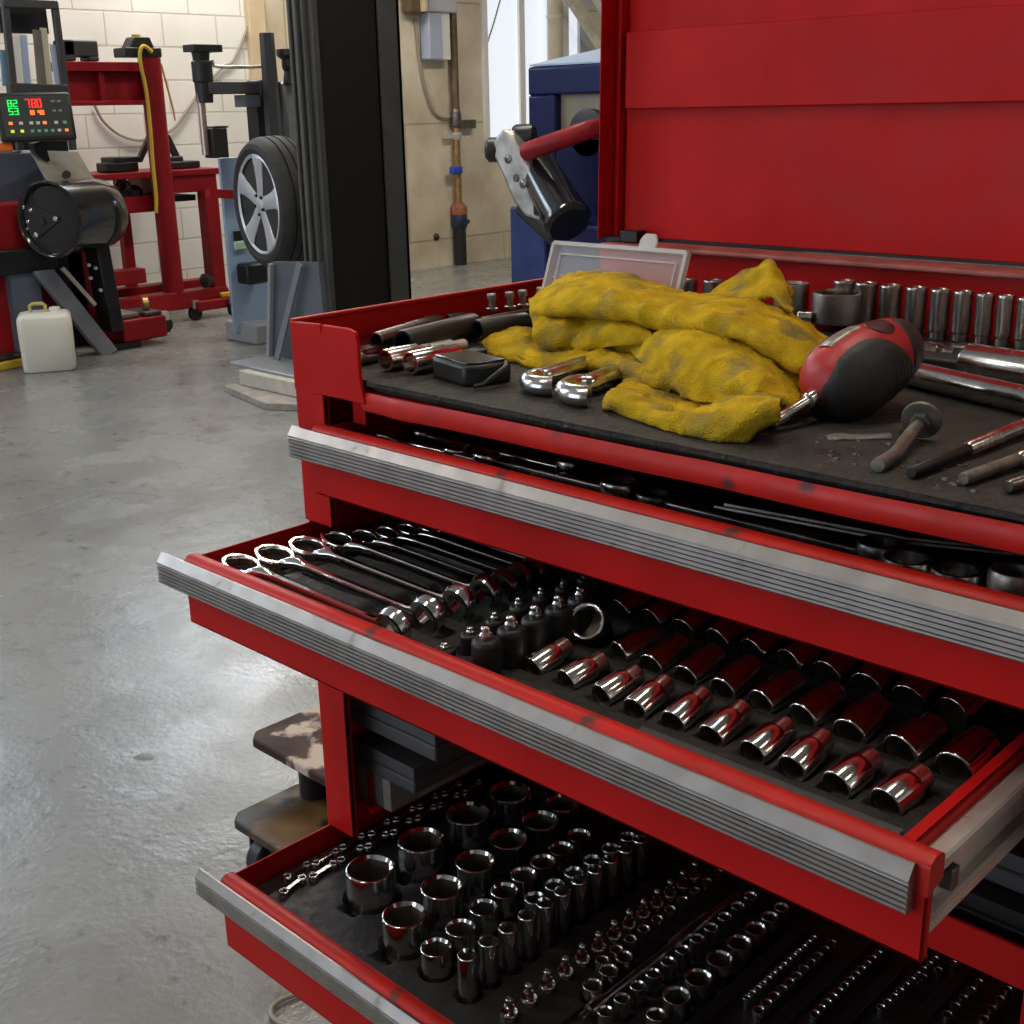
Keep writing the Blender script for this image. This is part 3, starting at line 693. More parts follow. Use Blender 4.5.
# ---- back row of deep sockets on a rail
ZS = .984
m = MB(); m.box((-.86, 1.035, ZM + .0002), (XR - .02, 1.150, ZS)); tag(m.build('socket_shelf', BLACKPL, bevel=.003), 'long black socket shelf along the back wall of the tray', 'socket tray')
m = MB()
m.lathe((0, 0, 0), (0, 0, 1), [(0, .80), (.03, .86), (.16, .86), (.20, 1), (.96, 1), (.99, .97), (1, .92), (1, .80), (.97, .72), (.5, .70)], 30)
ME_DEEP = m.mesh('deep_socket_dull', mat('satin_steel', (.42, .40, .37), .28, 1., var=.25, vscale=50, rvar=.1), 40)
DS = [(-.626, 1.13, .0135, 1.030), (-.598, 1.122, .0135, 1.031), (-.571, 1.12, .0128, 1.031), (-.545, 1.12, .0122, 1.031), (-.521, 1.12, .0112, 1.031), (-.499, 1.12, .0106, 1.031), (-.478, 1.12, .0097, 1.0305), (-.459, 1.12, .009, 1.0305), (-.441, 1.12, .0085, 1.030), (-.424, 1.12, .008, 1.030), (-.407, 1.12, .0078, 1.030), (-.391, 1.12, .0075, 1.029)]
for i, (x, y, r, zt) in enumerate(DS[:10]):
    upright('deep_socket', ME_DEEP, x, y, ZS, zt, r * .86, f'satin steel deep socket, {ORD[i]} from the left in the row against the red back wall', 'socket', 'deep sockets along the back of the tray')
upright('deep_socket', ME_DEEP, -.812, 1.12, ZS, 1.018, .0115, 'short deep socket showing right of the clear box lid', 'socket')
upright('deep_socket', ME_DEEP, -.779, 1.125, ZS, 1.0195, .0125, 'deep socket standing alone between the clear lid and the rag peak', 'socket')
ZB = .9905
c_ = onz(ZB, 838, 322); upright('large_socket', ME_STANDD, c_.x, c_.y, ZB, ZB + .030, .0265, 'widest rusty-brown socket standing on the steel block behind the red screwdriver', 'socket')
m = MB(); b0 = onz(ZB, 812, 333); m.box((b0.x - .035, b0.y - .012, ZM), (c_.x + .04, 1.033, ZB - .0015)); m.box((b0.x - .036, b0.y - .013, ZB - .0015), (c_.x + .041, c_.y + .024 if c_.y + .024 < 1.034 else 1.034, ZB - .0002)); tag(m.build('steel_block', STEEL, bevel=.002), 'flat polished steel block under the widest socket behind the rag', 'steel block')
q = ony(1.115, 791, 302); upright('large_socket', ME_STANDD, q.x, 1.115, ZS, 1.025, .0178, 'brownish socket standing just behind the peak of the yellow rag', 'socket')
q = onz(ZB + .0068, 797, 316); m = MB(); m.lathe((q.x, q.y, ZB + .0060), (.9, .4, 0), [(0, .005), (.002, .0068), (.014, .0068), (.016, .005)], 6); tag(m.build('hex_nut', CHROMED, bevel=.0008), 'small chrome nut between the rag and the widest socket', 'nut')

# ---- black holder at the left rear with bits and impact sockets
m = MB(); m.box((-.963, .835, ZM + .0002), (-.868, .930, .9725)); m.box((-.963, .835, .9725), (-.960, .930, .976))
tag(m.build('plastic_tray', BLACKPL, bevel=.002), 'shallow black plastic tray in the left rear corner of the top tray', 'plastic tray')


def hollow(name, p, d, L_, r, rin, m_, label, cat='socket', tail=None, group=None):
    m = MB(); pr = [(.02, rin), (0, rin), (0, r * .93), (.0025, r), (L_ * .7, r)]
    if tail: pr += [(L_ * .75, tail), (L_, tail), (L_, tail * .5)]
    else: pr += [(L_ - .002, r), (L_, r * .92), (L_, r * .5)]
    m.lathe(p, d, pr, 30); return tag(m.build(name, m_), label, cat, group)


def lay(name, pa, pb, za, zb, r, rin, m_, label, **k):
    a = onz(za, *pa); c = onz(zb, *pb); d = c - a; hollow(name, a, d, d.length, r, rin, m_, label, **k)
lay('impact_socket', (403, 343), (474, 325), .986, .986, .0128, .0098, BLACKPL, 'fat black impact socket lying mouth forward at the left of the tray')
lay('impact_socket', (376, 341), (438, 322), .986, .988, .0088, .0062, DARKSTEEL, 'slimmer dark steel socket lying against the left rim of the tray')
lay('impact_socket', (477, 331), (526, 323), .984, .984, .0118, .0088, BLACKPL, 'black impact socket behind the fat one with its mouth toward the front left')
lay('impact_socket', (446, 322), (482, 312), .984, .985, .0085, .006, DKGREY, 'short grey socket lying between two black impact sockets near the left rim')
m = MB(); m.box((-.962, .752, ZM), (-.925, .792, .9835)); tag(m.build('impact_adapter', mat('oxblood_metal', (.06, .012, .012), .3, .6), bevel=.007), 'dark red adapter block against the left rim behind the knurled rod', 'adapter')
m = MB(); m.lathe((-.930, .742, ZM + .0068), (-.05, 1, 0), [(0, .0055), (.002, .0068), (.012, .0068), (.014, .006), (.018, .0068), (.085, .0066), (.087, .005)], 20); tag(m.build('steel_rod', OLDSTEEL), 'grey steel rod end at the front left corner of the tray', 'rod')
hollow('chrome_socket', (-.887, .748, ZM + .0108), (-.04, 1, .0), .055, .0108, .0078, CHROMED, 'chrome socket lying with its black mouth toward the front left', tail=.0085)
hollow('chrome_socket', (-.857, .752, ZM + .0112), (-.03, 1, 0), .062, .0112, .0085, CHROME, 'bright chrome hex socket lying just left of the black plastic clip box', tail=.009)
m = MB(); m.lathe((-.895, .81, ZM + .0085), (-.03, 1, 0), [(0, .0085), (.03, .0085), (.032, .006), (.05, .006)], 20); tag(m.build('drive_adapter', STEEL), 'chrome drive adapter behind the lying chrome sockets', 'adapter')
# clip box
root = thing('clip_box', (-.80, .785, ZM), 'black plastic clip box with cut corners lying left of the yellow rag', 'plastic box')
A = Matrix.Translation((-.800, .775, ZM)) @ Matrix.Rotation(math.radians(-12), 4, 'Z')
m = MB(); m.prism([(-.034, -.018), (-.028, -.024), (.026, -.024), (.034, -.012), (.034, .022), (-.034, .022)], A, .019); m.build('box_body', BLACKPL, root, bevel=.003)
m = MB(); m.prism([(-.030, -.020), (.024, -.020), (.030, -.011), (.030, .018), (-.030, .018)], A @ Matrix.Translation((0, 0, .019)), .002); m.build('box_cover', BLACKGLOSS, root, bevel=.001)
m = MB(); m.tube([A @ V(p) for p in ((.034, .015, .017), (.043, .01, .017), (.047, -.004, .012), (.046, -.016, .005), (.040, -.022, .003))], .0022, 8); m.build('box_strap', BLACKPL, root)
# bit holder with four bits
m = MB(); q0 = onz(.993, 488, 316); q1 = onz(.993, 546, 303); m.box((max(q0.x - .004, XL + .008), q0.y - .008, ZM), (q1.x + .012, q1.y + .012, .993)); tag(m.build('bit_rack', DARKSTEEL, bevel=.002), 'small metal rack of hex bits in front of the clear box lid', 'bit rack')
for i, (x, y) in enumerate(((492, 311), (510, 309), (523, 307), (541, 304))):
    p = onz(.9932, x, y); m = MB(); m.lathe((p.x, p.y, .9932), (0, 0, 1), [(0, .0060), (.003, .0064), (.004, .004), (.012, .0038), (.0125, .005), (.0175, .005), (.0185, .004)], 16); tag(m.build('hex_bit', OLDSTEEL), f'stubby hex bit, {ORD[i]} from the left in the small metal rack', 'hex bit', 'hex bits in the small rack')

# ---- clear organiser with its lid up
root = thing('clear_organiser', (-.845, 1.0, ZM), 'clear plastic organiser box with its lid propped up behind the rag', 'plastic box')
# the frame of the lid stands on the rear edge of the base
A = Matrix(((1, 0, 0, -.9175), (0, math.sin(.36), -math.cos(.36), 1.001), (0, math.cos(.36), math.sin(.36), .994), (0, 0, 0, 1)))
W_, H_ = .176, .069
sk = .024
def lidp(x, y): return (x + sk * 0, y)
m = MB(); m.prism([(0, 0), (W_, 0), (W_, H_), (0, H_)], A, .0015); m.build('lid_pane', CLEAR, root)
m = MB()
for a, c in (((0, 0), (W_, 0)), ((W_, 0), (W_, H_)), ((W_, H_), (0, H_)), ((0, H_), (0, 0))):
    m.bar(A @ V((*a, .003)), A @ V((*c, .003)), .004, .007, up=(A.to_3x3() @ V((0, 0, 1))))
for o_ in (.011,):
    for a, c in (((o_, o_), (W_ - o_, o_)), ((W_ - o_, o_), (W_ - o_, H_ - o_)), ((W_ - o_, H_ - o_), (o_, H_ - o_)), ((o_, H_ - o_), (o_, o_))):
        m.bar(A @ V((*a, .002)), A @ V((*c, .002)), .0013, .003, up=(A.to_3x3() @ V((0, 0, 1))))
m.build('lid_frame', CLEARR, root)
m = MB(); m.prism([(.113, H_), (.134, H_), (.135, H_ + .010), (.131, H_ + .017), (.118, H_ + .017), (.113, H_ + .010)], A, .003); m.build('latch_tab', CLEARR, root, bevel=.001)
m = MB(); m.box((-.80, .955, ZM), (-.752, 1.0, .969)); m.box((-.80, .955, ZM), (-.798, 1.0, .993)); m.box((-.754, .955, ZM), (-.752, 1.0, .993)); m.box((-.80, .955, ZM), (-.752, .957, .993)); m.box((-.80, .998, ZM), (-.752, 1.0, .993)); m.build('organiser_base', CLEARR, root)

# ---- yellow rag: folded sheets lofted into one cloth
def sheet(mb, rows, nu=10, nv=7, thick=.0038, amp=.0019, seed=0):
    R = [catmull(r, nu) for r in rows]
    C = list(zip(*R)); C = [catmull(c, nv) for c in C]; P = [list(r) for r in zip(*C)]
    nr, nc = len(P), len(P[0]); Nn = [[None] * nc for _ in range(nr)]
    for i in range(nr):
        for j in range(nc):
            du = P[i][min(j + 1, nc - 1)] - P[i][max(j - 1, 0)]; dv = P[min(i + 1, nr - 1)][j] - P[max(i - 1, 0)][j]
            n = du.cross(dv); Nn[i][j] = n.normalized() if n.length > 1e-9 else V((0, 0, 1))
    Q = []; Q2 = []
    for i in range(nr):
        r1 = []; r2 = []
        for j in range(nc):
            p = P[i][j]
            d = amp * (mnoise.noise(p * 55 + V((seed, 0, 0))) * 1.3 + mnoise.noise(p * 130 + V((0, seed, 0))) * .6 - 1.5 * (1 - abs(mnoise.noise(p * 34 + V((seed * 3, 1, 2))))) ** 7) + .0009 * math.sin((i * .9 + j * .35))
            q = p + Nn[i][j] * d; q2 = q - Nn[i][j] * thick
            q.z = max(q.z, ZM + .0042); q2.z = max(q2.z, ZM + .0006)
            if q2.z > q.z and q.z < ZM + .006: q.z, q2.z = q2.z, q.z
            r1.append(q); r2.append(q2)
        Q.append(r1); Q2.append(r2)
    o = len(mb.v); mb.grid(Q); mb.grid([list(reversed(r)) for r in Q2])
    b1 = o; b2 = o + nr * nc
    def top(i, j): return b1 + i * nc + j
    def bot(i, j): return b2 + i * nc + (nc - 1 - j)
    ed = [(0, j) for j in range(nc)] + [(i, nc - 1) for i in range(1, nr)] + [(nr - 1, j) for j in range(nc - 2, -1, -1)] + [(i, 0) for i in range(nr - 2, 0, -1)]
    for k in range(len(ed)):
        a = ed[k]; c = ed[(k + 1) % len(ed)]; mb.f.append((top(*a), top(*c), bot(*c), bot(*a))); mb.mi.append(0)


def R3(*pts): return [ony(y, x, yy) for x, yy, y in pts]


m = MB()
# A: broad top fold, draped over the tools from the left bulge to the right shoulder
sheet(m, [R3((541, 306, .99), (566, 288, 1.0), (596, 281, 1.0), (625, 283, 1.0), (655, 292, 1.0), (695, 302, 1.0), (735, 304, 1.0), (765, 310, .995), (798, 326, .985), (824, 345, .97)),
          R3((534, 301, .945), (560, 284, .95), (592, 277, .95), (622, 279, .95), (652, 289, .95), (692, 299, .95), (732, 301, .955), (763, 309, .95), (797, 325, .94), (825, 346, .935)),
          R3((532, 309, .90), (560, 297, .895), (592, 292, .89), (622, 294, .89), (652, 303, .89), (690, 313, .885), (728, 316, .885), (757, 326, .88), (790, 344, .875), (818, 360, .88)),
          R3((536, 316, .885), (562, 308, .875), (595, 309, .87), (625, 312, .868), (652, 319, .866), (682, 327, .865), (718, 327, .865), (748, 337, .86), (782, 357, .86), (812, 374, .865)),
          R3((543, 319, .905), (565, 313, .90), (597, 316, .895), (626, 319, .895), (652, 326, .893), (680, 333, .892), (712, 331, .89), (744, 343, .885), (778, 362, .88), (808, 378, .875))], seed=1)
# B: the rounded pocket under it on the left
sheet(m, [R3((535, 308, .905), (560, 312, .90), (592, 315, .90), (625, 320, .90), (660, 330, .90)),
          R3((534, 322, .88), (560, 325, .878), (592, 325, .89), (625, 329, .885), (662, 336, .885)),
          R3((538, 338, .872), (562, 338, .866), (592, 334, .882), (622, 340, .872), (660, 345, .87)),
          R3((546, 348, .88), (568, 349, .872), (594, 343, .888), (622, 348, .88), (656, 352, .875))], seed=2)
sheet(m, [R3((566, 340, .89), (590, 325, .89), (612, 320, .89), (640, 324, .89)), R3((572, 345, .87), (598, 334, .868), (622, 332, .866), (652, 336, .868)), R3((585, 349, .875), (612, 345, .866), (635, 345, .862), (660, 347, .864))], seed=8, amp=.001)
# C: flat tail to the left, running under the front folds
sheet(m, [R3((476, 339, .915), (497, 330, .925), (525, 329, .93), (552, 338, .93), (588, 342, .92), (622, 347, .91), (652, 354, .90), (676, 364, .88)),
          R3((474, 342, .895), (496, 340, .89), (524, 344, .885), (553, 355, .875), (588, 352, .875), (622, 358, .865), (652, 366, .855), (678, 376, .845)),
          R3((477, 346, .885), (500, 353, .865), (528, 362, .852), (558, 366, .842), (588, 361, .848), (620, 367, .838), (650, 376, .828), (676, 383, .822)),
          R3((479, 347, .888), (502, 357, .868), (530, 368, .856), (560, 373, .846), (590, 367, .852), (620, 374, .842), (648, 383, .832), (672, 388, .826))], seed=3)
# D: big grey-stained front fold
sheet(m, [R3((645, 357, .90), (664, 341, .905), (693, 335, .905), (722, 343, .90), (752, 357, .895), (776, 375, .885), (798, 394, .87)),
          R3((634, 354, .87), (660, 335, .87), (692, 331, .87), (722, 341, .868), (752, 356, .862), (777, 376, .855), (799, 398, .85)),
          R3((642, 362, .845), (666, 352, .838), (694, 352, .834), (724, 362, .828), (753, 374, .824), (776, 389, .822), (797, 403, .828)),
          R3((660, 376, .832), (682, 374, .818), (702, 378, .812), (728, 385, .806), (755, 391, .804), (776, 399, .806), (795, 407, .815)),
          R3((676, 390, .830), (690, 396, .816), (706, 402, .806), (730, 402, .804), (756, 401, .806), (776, 403, .810), (793, 408, .818))], seed=4)
# E: front loop lying on the mat
sheet(m, [R3((640, 376, .845), (655, 382, .842), (672, 392, .838), (690, 400, .832), (712, 402, .826), (735, 398, .824), (760, 398, .822), (782, 402, .822)),
          R3((613, 394, .80), (632, 392, .805), (655, 402, .80), (680, 412, .795), (706, 411, .80), (732, 402, .80), (758, 400, .80), (779, 405, .80)),
          R3((607, 399, .761), (628, 400, .758), (652, 411, .751), (680, 420, .744), (708, 420, .744), (734, 412, .748), (760, 407, .752), (779, 408, .761)),
          R3((606, 407, .764), (627, 413, .754), (651, 423, .746), (680, 431, .738), (708, 434, .734), (734, 431, .736), (758, 420, .744), (777, 412, .758)),
          R3((612, 414, .778), (630, 421, .766), (652, 430, .758), (680, 437, .750), (708, 442, .745), (735, 445, .742), (757, 428, .752), (774, 416, .768))], seed=5)
# F: peak standing at the right rear
sheet(m, [R3((708, 300, 1.01), (736, 282, 1.015), (757, 269, 1.02), (769, 265, 1.02), (778, 275, 1.01), (788, 298, .99)),
          R3((704, 306, .985), (734, 291, .99), (757, 279, .995), (770, 273, .995), (779, 284, .985), (788, 305, .97)),
          R3((705, 318, .955), (734, 309, .955), (758, 301, .955), (772, 299, .955), (781, 305, .95), (788, 315, .945))], seed=6)
# G: middle fold between the top fold and the front fold
sheet(m, [R3((696, 333, .92), (722, 331, .92), (752, 345, .915), (782, 362, .905), (805, 376, .89)),
          R3((698, 337, .885), (724, 339, .88), (754, 353, .874), (784, 371, .868), (802, 385, .865)),
          R3((704, 342, .895), (728, 348, .885), (757, 361, .878), (786, 379, .870), (799, 393, .866))], seed=7)
tag(m.build('rag', RAG, sharp=180), 'crumpled grimy yellow cloth heaped over the tools on the tray mat', 'cloth')

# ---- chrome hook-like wrench ends under the rag
def hook(c, R, w, a0, a1, z, label, tail):
    m = MB(); pts = [V((c[0] + R * math.cos(math.radians(a0 + (a1 - a0) * k / 14)), c[1] + R * math.sin(math.radians(a0 + (a1 - a0) * k / 14)), z)) for k in range(15)]
    pts = [V(tail)] + pts if tail else pts
    m.tube(catmull(pts, 3), w, 12); tag(m.build('hook_wrench', CHROMED, sharp=60), label, 'wrench', 'curved chrome wrench ends under the rag')


hook((-.708, .785), .021, .0088, 150, 310, ZM + .0085, 'curved chrome wrench end below the left tail of the rag', (-.725, .85, ZM + .011))
hook((-.656, .778), .024, .0095, 140, 300, ZM + .009, 'larger curved chrome wrench end, right of the first, half under the rag', (-.682, .84, ZM + .0096))
m = MB(); m.box((-.735, .90, ZM + .0003), (-.68, .93, ZM + .018)); tag(m.build('ratchet_head', CHROMED, sharp=40), 'dark chrome tool glimpsed in the gap between the folds of the rag', 'ratchet')

# ---- red and black ratcheting screwdriver
tip = V((-.4865, .779, .9725)); bulb = V((-.470, .870, .9990)); ax = (bulb - tip).normalized(); Ls = (bulb - tip).length
root = thing('screwdriver', (-.47, .87, ZM), 'fat red and black screwdriver handle with a chrome shaft lying on the mat', 'screwdriver')
t0 = Ls - .044
prof = [(t0 - .002, .0062), (t0, .010), (t0 + .002, .0165), (t0 + .008, .0240), (t0 + .016, .0290), (t0 + .028, .0322), (t0 + .044, .0330), (t0 + .058, .0322), (t0 + .072, .0300), (t0 + .084, .0275), (t0 + .094, .0248), (t0 + .102, .0210), (t0 + .1075, .0145), (t0 + .110, .006)]
m = MB(); m.lathe(tip, ax, prof, 48); m.build('handle', REDTOOL, root, sharp=180)
side = ax.cross(V((0, 0, 1))).normalized(); upv = side.cross(ax)


def rad(t):
    for (a, r), (c, q) in zip(prof, prof[1:]):
        if a <= t <= c: return r + (q - r) * (t - a) / (c - a)
    return prof[-1][1]


def skin(name, m_, tr, cen, off, n=40, k=18, groove=False, parent=None):
    """a raised pad that follows the handle: cen(t) = (middle angle, half angle)"""
    P = []
    for i in range(n + 1):
        t = tr[0] + (tr[1] - tr[0]) * i / n; c, h = cen((t - tr[0]) / (tr[1] - tr[0])); row = []
        for j in range(k + 1):
            u = -1 + 2 * j / k; th = c + h * u; e = min(1, (1 - abs(u)) * 6, (i + 1) / 1.5, (n - i) / 3)
            o_ = off * max(0, e) ** .5 - (.0006 if abs(u) > .97 or i == n else 0)
            if groove and .62 < i / n < .93 and abs(u) < .75: o_ -= .0011 * (1 if math.sin(i / n * 2 * PI * 16) > .1 else 0)
            r = rad(t) + o_; row.append(tip + ax * t + (side * math.cos(th) + upv * math.sin(th)) * r)
        P.append(row)
    m = MB(); m.grid(P); o = m.build(name, m_, root if parent is None else parent, sharp=60)
    return o


def oval(c, h): return lambda s: (c, max(.02, h * math.sqrt(max(0, 1 - (2 * s - 1) ** 2))))
grip = skin('rubber_grip', RUBGRIP, (t0 - .0018, t0 + .082), lambda s: (math.radians(-56 + 8 * s), max(.03, math.radians(122) * (1 - max(0, 1.55 * s - .55) ** 2.6) ** .6 * (.86 + .14 * min(1, 5 * s)))), .0016, n=60, k=30, groove=True); plabel(grip, 'black rubber side grip with grooves')
g2 = skin('rear_grip', RUBGRIP, (t0 + .080, t0 + .110), lambda s: (math.radians(-30), math.radians(118) * min(1, s * 3 + .1)), .0014, n=20, k=30); plabel(g2, 'black rubber butt of the handle')
g3 = skin('far_grip', RUBGRIP, (t0 + .02, t0 + .085), oval(math.radians(168), math.radians(46)), .0014); plabel(g3, 'black rubber grip on the far side')
lb = skin('label_plate', mat('grey_label', (.30, .31, .27), .3, .3, var=.3, vscale=120), (t0 + .022, t0 + .060), lambda s: (math.radians(100), math.radians(13)), .0011, k=8); plabel(lb, 'grey rectangular label')
lg = skin('badge', mat('dark_badge', (.045, .02, .02), .4, var=.5, vscale=150), (t0 + .060, t0 + .083), oval(math.radians(76), math.radians(24)), .0011); plabel(lg, 'dark oval badge')
m = MB(); m.lathe(tip, ax, [(0, .0034), (.001, .0050), (.014, .0052), (.017, .0044), (t0 - .012, .0044), (t0 - .010, .0064), (t0 + .002, .0068)], 20); plabel(m.build('shaft', CHROMED, root), 'chrome shaft')

# ---- bars at the right
pq = onz(ZM + .0165, 967, 361); hollow('breaker_bar', (pq.x, pq.y, ZM + .0165), (.985, -.16, 0), .16, .0162, .0118, CHROMED, 'thick chrome hollow handle end at the right edge behind the long bar', 'handle')
m = MB(); m.lathe((-.487, .990, ZM + .0115), (.90, -.30, -.0), [(0, .0095), (.004, .0112), (.20, .0110), (.26, .0110)], 22); tag(m.build('breaker_bar', CHROMED), 'long chrome bar running from the screwdriver to the right edge', 'bar')
m = MB(); pq = onz(ZM + .012, 905, 352); m.lathe((pq.x, pq.y, ZM + .012), (1, -.02, 0), [(0, .010), (.003, .0120), (.035, .0120), (.038, .009), (.052, .009)], 20); m.box((pq.x + .050, pq.y - .012, ZM + .001), (pq.x + .066, pq.y + .010, ZM + .026)); tag(m.build('swivel_joint', DARKSTEEL, bevel=.002), 'dark steel swivel joint between the screwdriver and the hollow handle', 'swivel joint')
# bolt with big washer
root = thing('bolt', (-.38, .79, ZM), 'bent grey bolt with a wide washer lying on the mat', 'bolt')
m = MB(); m.tube(catmull([(-.3745, .733, ZM + .0052), (-.378, .765, ZM + .006), (-.386, .795, ZM + .0085), (-.391, .823, ZM + .0125)], 6), .0048, 14); m.build('bolt_shank', BOLT, root)
A = V((-.391, .826, ZM + .0148)); d = V((-.25, .93, .25)).normalized()
m = MB(); m.lathe(A, d, [(0, .0055), (0, .0140), (.0025, .0145), (.0025, .0055)], 30, closed=True); m.build('washer', BOLT, root)
m = MB(); m.lathe(A - d * .004, d, [(0, .0065), (.004, .0075), (.007, .007)], 6); m.build('bolt_head', BOLT, root)


def punch(p, q, r, split, label, m1, m2):
    p = V(p); q = V(q); d = (q - p).normalized(); Lq = (q - p).length
    root = thing('punch', p, label, 'punch', 'punches on the right of the mat')
    m = MB(); m.lathe(p, d, [(0, r * .8), (.0015, r), (Lq * split, r), (Lq * split + .001, r * .8)], 16); m.build('tip_rod', m1, root)
    m = MB(); m.lathe(p + d * Lq * split, d, [(0, r * 1.0), (.002, r * 1.25), (Lq * (1 - split), r * 1.25)], 16); m.build('shank', m2, root)


punch((-.351, .733, ZM + .0046), (-.340, .905, ZM + .0072), .0044, .42, 'long black-tipped punch with a chrome shank on the mat', BLACK, CHROMED)
punch((-.319, .740, ZM + .0047), (-.305, .840, ZM + .0060), .0045, .62, 'short grey punch, second from the right on the mat', BOLT, CHROMED)
punch((-.291, .741, ZM + .0047), (-.272, .84, ZM + .0058), .0045, .7, 'black punch at the right edge of the mat', DARKSTEEL, CHROMED)
# torn clear plastic scrap
m = MB(); P = []
for i in range(4):
    P.append([V((-.450 + .0335 * j / 8 + .003 * i, .796 + .033 * j / 8 - .004 * i, ZM + .001 + .003 * abs(mnoise.noise(V((i * 1.3, j * .8, 2)))))) for j in range(9)])
m.grid(P); o = m.build('plastic_scrap', mat('cloudy_film', (.35, .36, .33), .2, alpha=.45), sharp=180); so = o.modifiers.new('s', 'SOLIDIFY'); so.thickness = .0008; tag(o, 'torn scrap of cloudy plastic lying beside the screwdriver handle', 'plastic scrap')
m = MB(); m.lathe((-.400, .822, ZM + .0004), (0, .2, 1), [(0, .004), (.006, .0055), (.0065, .003)], 7); tag(m.build('rubber_crumb', BLACKPL), 'black torn rubber crumb beside the washer', 'rubber crumb')
random.seed(3)
for k in range(46):
    x = random.gauss(-.36, .045); y = random.gauss(.765, .03)
    if not (-.46 < x < -.27 and .718 < y < .84): continue
    if k == 0: DEB = MB()
    s = random.uniform(.0006, .0018); DEB.box((x - s, y - s * .7, ZM), (x + s, y + s * .7, ZM + s * .8), None)
tag(DEB.build('metal_crumbs', OLDSTEEL), 'pale metal crumbs scattered over the mat around the punches', 'debris', kind='stuff')
# ================================================================== ROOM
WX = -7.43; CEIL = 3.9
m = MB(); m.box((WX - .2, -5.2, -.1), (4.2, 10.7, 0)); struct(m.build('floor', FLOOR))
m = MB(); m.box((WX - .2, -5.2, 0), (WX, 5.24, CEIL)); struct(m.build('wall_left', BLOCK))
m = MB(); m.box((WX - .2, 5.24, 0), (WX + .012, 10.7, CEIL)); o = struct(m.build('wall_left_annex', CREAM))
m = MB(); m.box((WX, 5.20, 0), (WX + .05, 5.34, CEIL)); struct(m.build('trim_1', mat('tan_pilaster', (.62, .50, .33), .55, var=.15, vscale=4), bevel=.01))
m = MB(); m.box((WX, 10.5, 0), (4.2, 10.7, CEIL)); struct(m.build('wall_back', PLAINW))
m = MB(); m.box((WX - .2, -5.4, 0), (4.2, -5.2, CEIL)); struct(m.build('wall_front', PLAINW))
m = MB(); m.box((4.2, -5.4, 0), (4.4, 10.7, CEIL)); struct(m.build('wall_right', BLOCK))
m = MB(); m.box((WX - .2, -5.4, CEIL), (4.4, 10.7, CEIL + .1)); struct(m.build('ceiling', mat('ceiling_paint', (.40, .39, .37), .8)))

# bright window in the cream wall
def pane_mat(name, col, s): return mat(name, (.8, .85, .9), .3, emit=col, es=s)
a = onx(WX + .012, 484, 60); c = onx(WX + .012, 552, 137)
wy0, wy1, wz0 = a.y + .0, 8.62, c.z - .02
wn = thing('window_1', (WX, (wy0 + wy1) / 2, wz0), 'tall bright frosted window in the cream wall behind the blue machine', 'window'); wn['kind'] = 'structure'
m = MB(); m.box((WX + .013, wy0, wz0), (WX + .02, wy1, 2.9)); m.build('pane', pane_mat('frosted_daylight', (.80, .88, 1.0), .62), wn)
m = MB()
yb = onx(WX, 519, 60).y
for y0, y1 in ((wy0 - .03, wy0 + .02), (yb - .035, yb + .03), (wy1 - .02, wy1 + .04)): m.box((WX + .012, y0, wz0), (WX + .045, y1, 2.9))
m.box((WX + .012, wy0 - .03, wz0 - .05), (WX + .05, wy1 + .04, wz0)); m.build('frame', WHITE, wn, bevel=.004)

# high clerestory windows and strip lamps (the room's light, plus one added window)
def lamp(name, loc, rot, sx, sy, watt, col):
    l = bpy.data.lights.new(name, 'AREA'); l.shape = 'RECTANGLE'; l.size = sx; l.size_y = sy; l.energy = watt; l.color = col
    o = bpy.data.objects.new(name, l); COL.objects.link(o); o.location = loc; o.rotation_euler = rot; return o


TUBE = mat('lamp_diffuser', (.9, .9, .85), .5, emit=(1, .88, .70), es=7.0)
for i, (x, y, w, lz) in enumerate(LAMPS := [(-6.75, 4.6, .78, 3.05), (-3.9, 3.2, 1.0, 3.6), (-4.2, 6.4, 1.5, 3.6), (-.85, 1.75, .28, 3.6), (-1.2, -.4, .26, 3.6), (-4.8, -1.6, .65, 3.6), (1.8, 2.0, .1, 3.6)]):
    root = thing('ceiling_lamp', (x, y, lz), f'strip lamp hanging under the ceiling, {ORD[i]} of the workshop lamps', 'lamp', 'ceiling strip lamps')
    m = MB(); m.box((x - .16, y - .75, lz + .02), (x + .16, y + .75, lz + .08)); m.box((x - .01, y - .5, lz + .08), (x + .01, y - .48, CEIL)); m.box((x - .01, y + .48, lz + .08), (x + .01, y + .5, CEIL)); m.build('housing', WHITE, root, bevel=.004)
    m = MB(); m.box((x - .13, y - .72, lz), (x + .13, y + .72, lz + .02)); m.build('diffuser', TUBE, root)
    lamp('strip_light', (x, y, lz - .02), (0, 0, 0), .26, 1.4, 42 * w * KW, (1, .90, .77))
for i, (y0, y1) in enumerate(((1.0, 2.9), (3.6, 5.0), (-3.2, -.4))):  # last window is added, unseen, to throw low light into the lower drawer
    wn = thing(f'window_{i + 2}', (WX, (y0 + y1) / 2, 2.45), f'high unseen daylight window in the block wall, {ORD[i]} of three in a row', 'window'); wn['kind'] = 'structure'
    m = MB(); m.box((WX + .002, y0, 2.45), (WX + .01, y1, 3.35)); m.build('pane', pane_mat('sky_pane', (.62, .80, 1.0), 1.5), wn)
    m = MB()
    for q in (y0, (y0 + y1) / 2, y1): m.box((WX + .001, q - .03, 2.42), (WX + .05, q + .03, 3.38))
    for q in (2.45, 3.35): m.box((WX + .001, y0, q - .03), (WX + .05, y1, q + .03))
    m.build('frame', WHITE, wn)
    lamp('window_daylight', (WX + .07, (y0 + y1) / 2, 2.9), (0, -PI / 2, 0), .9, y1 - y0, (26 if i < 2 else 80) * KD, (.70, .84, 1))
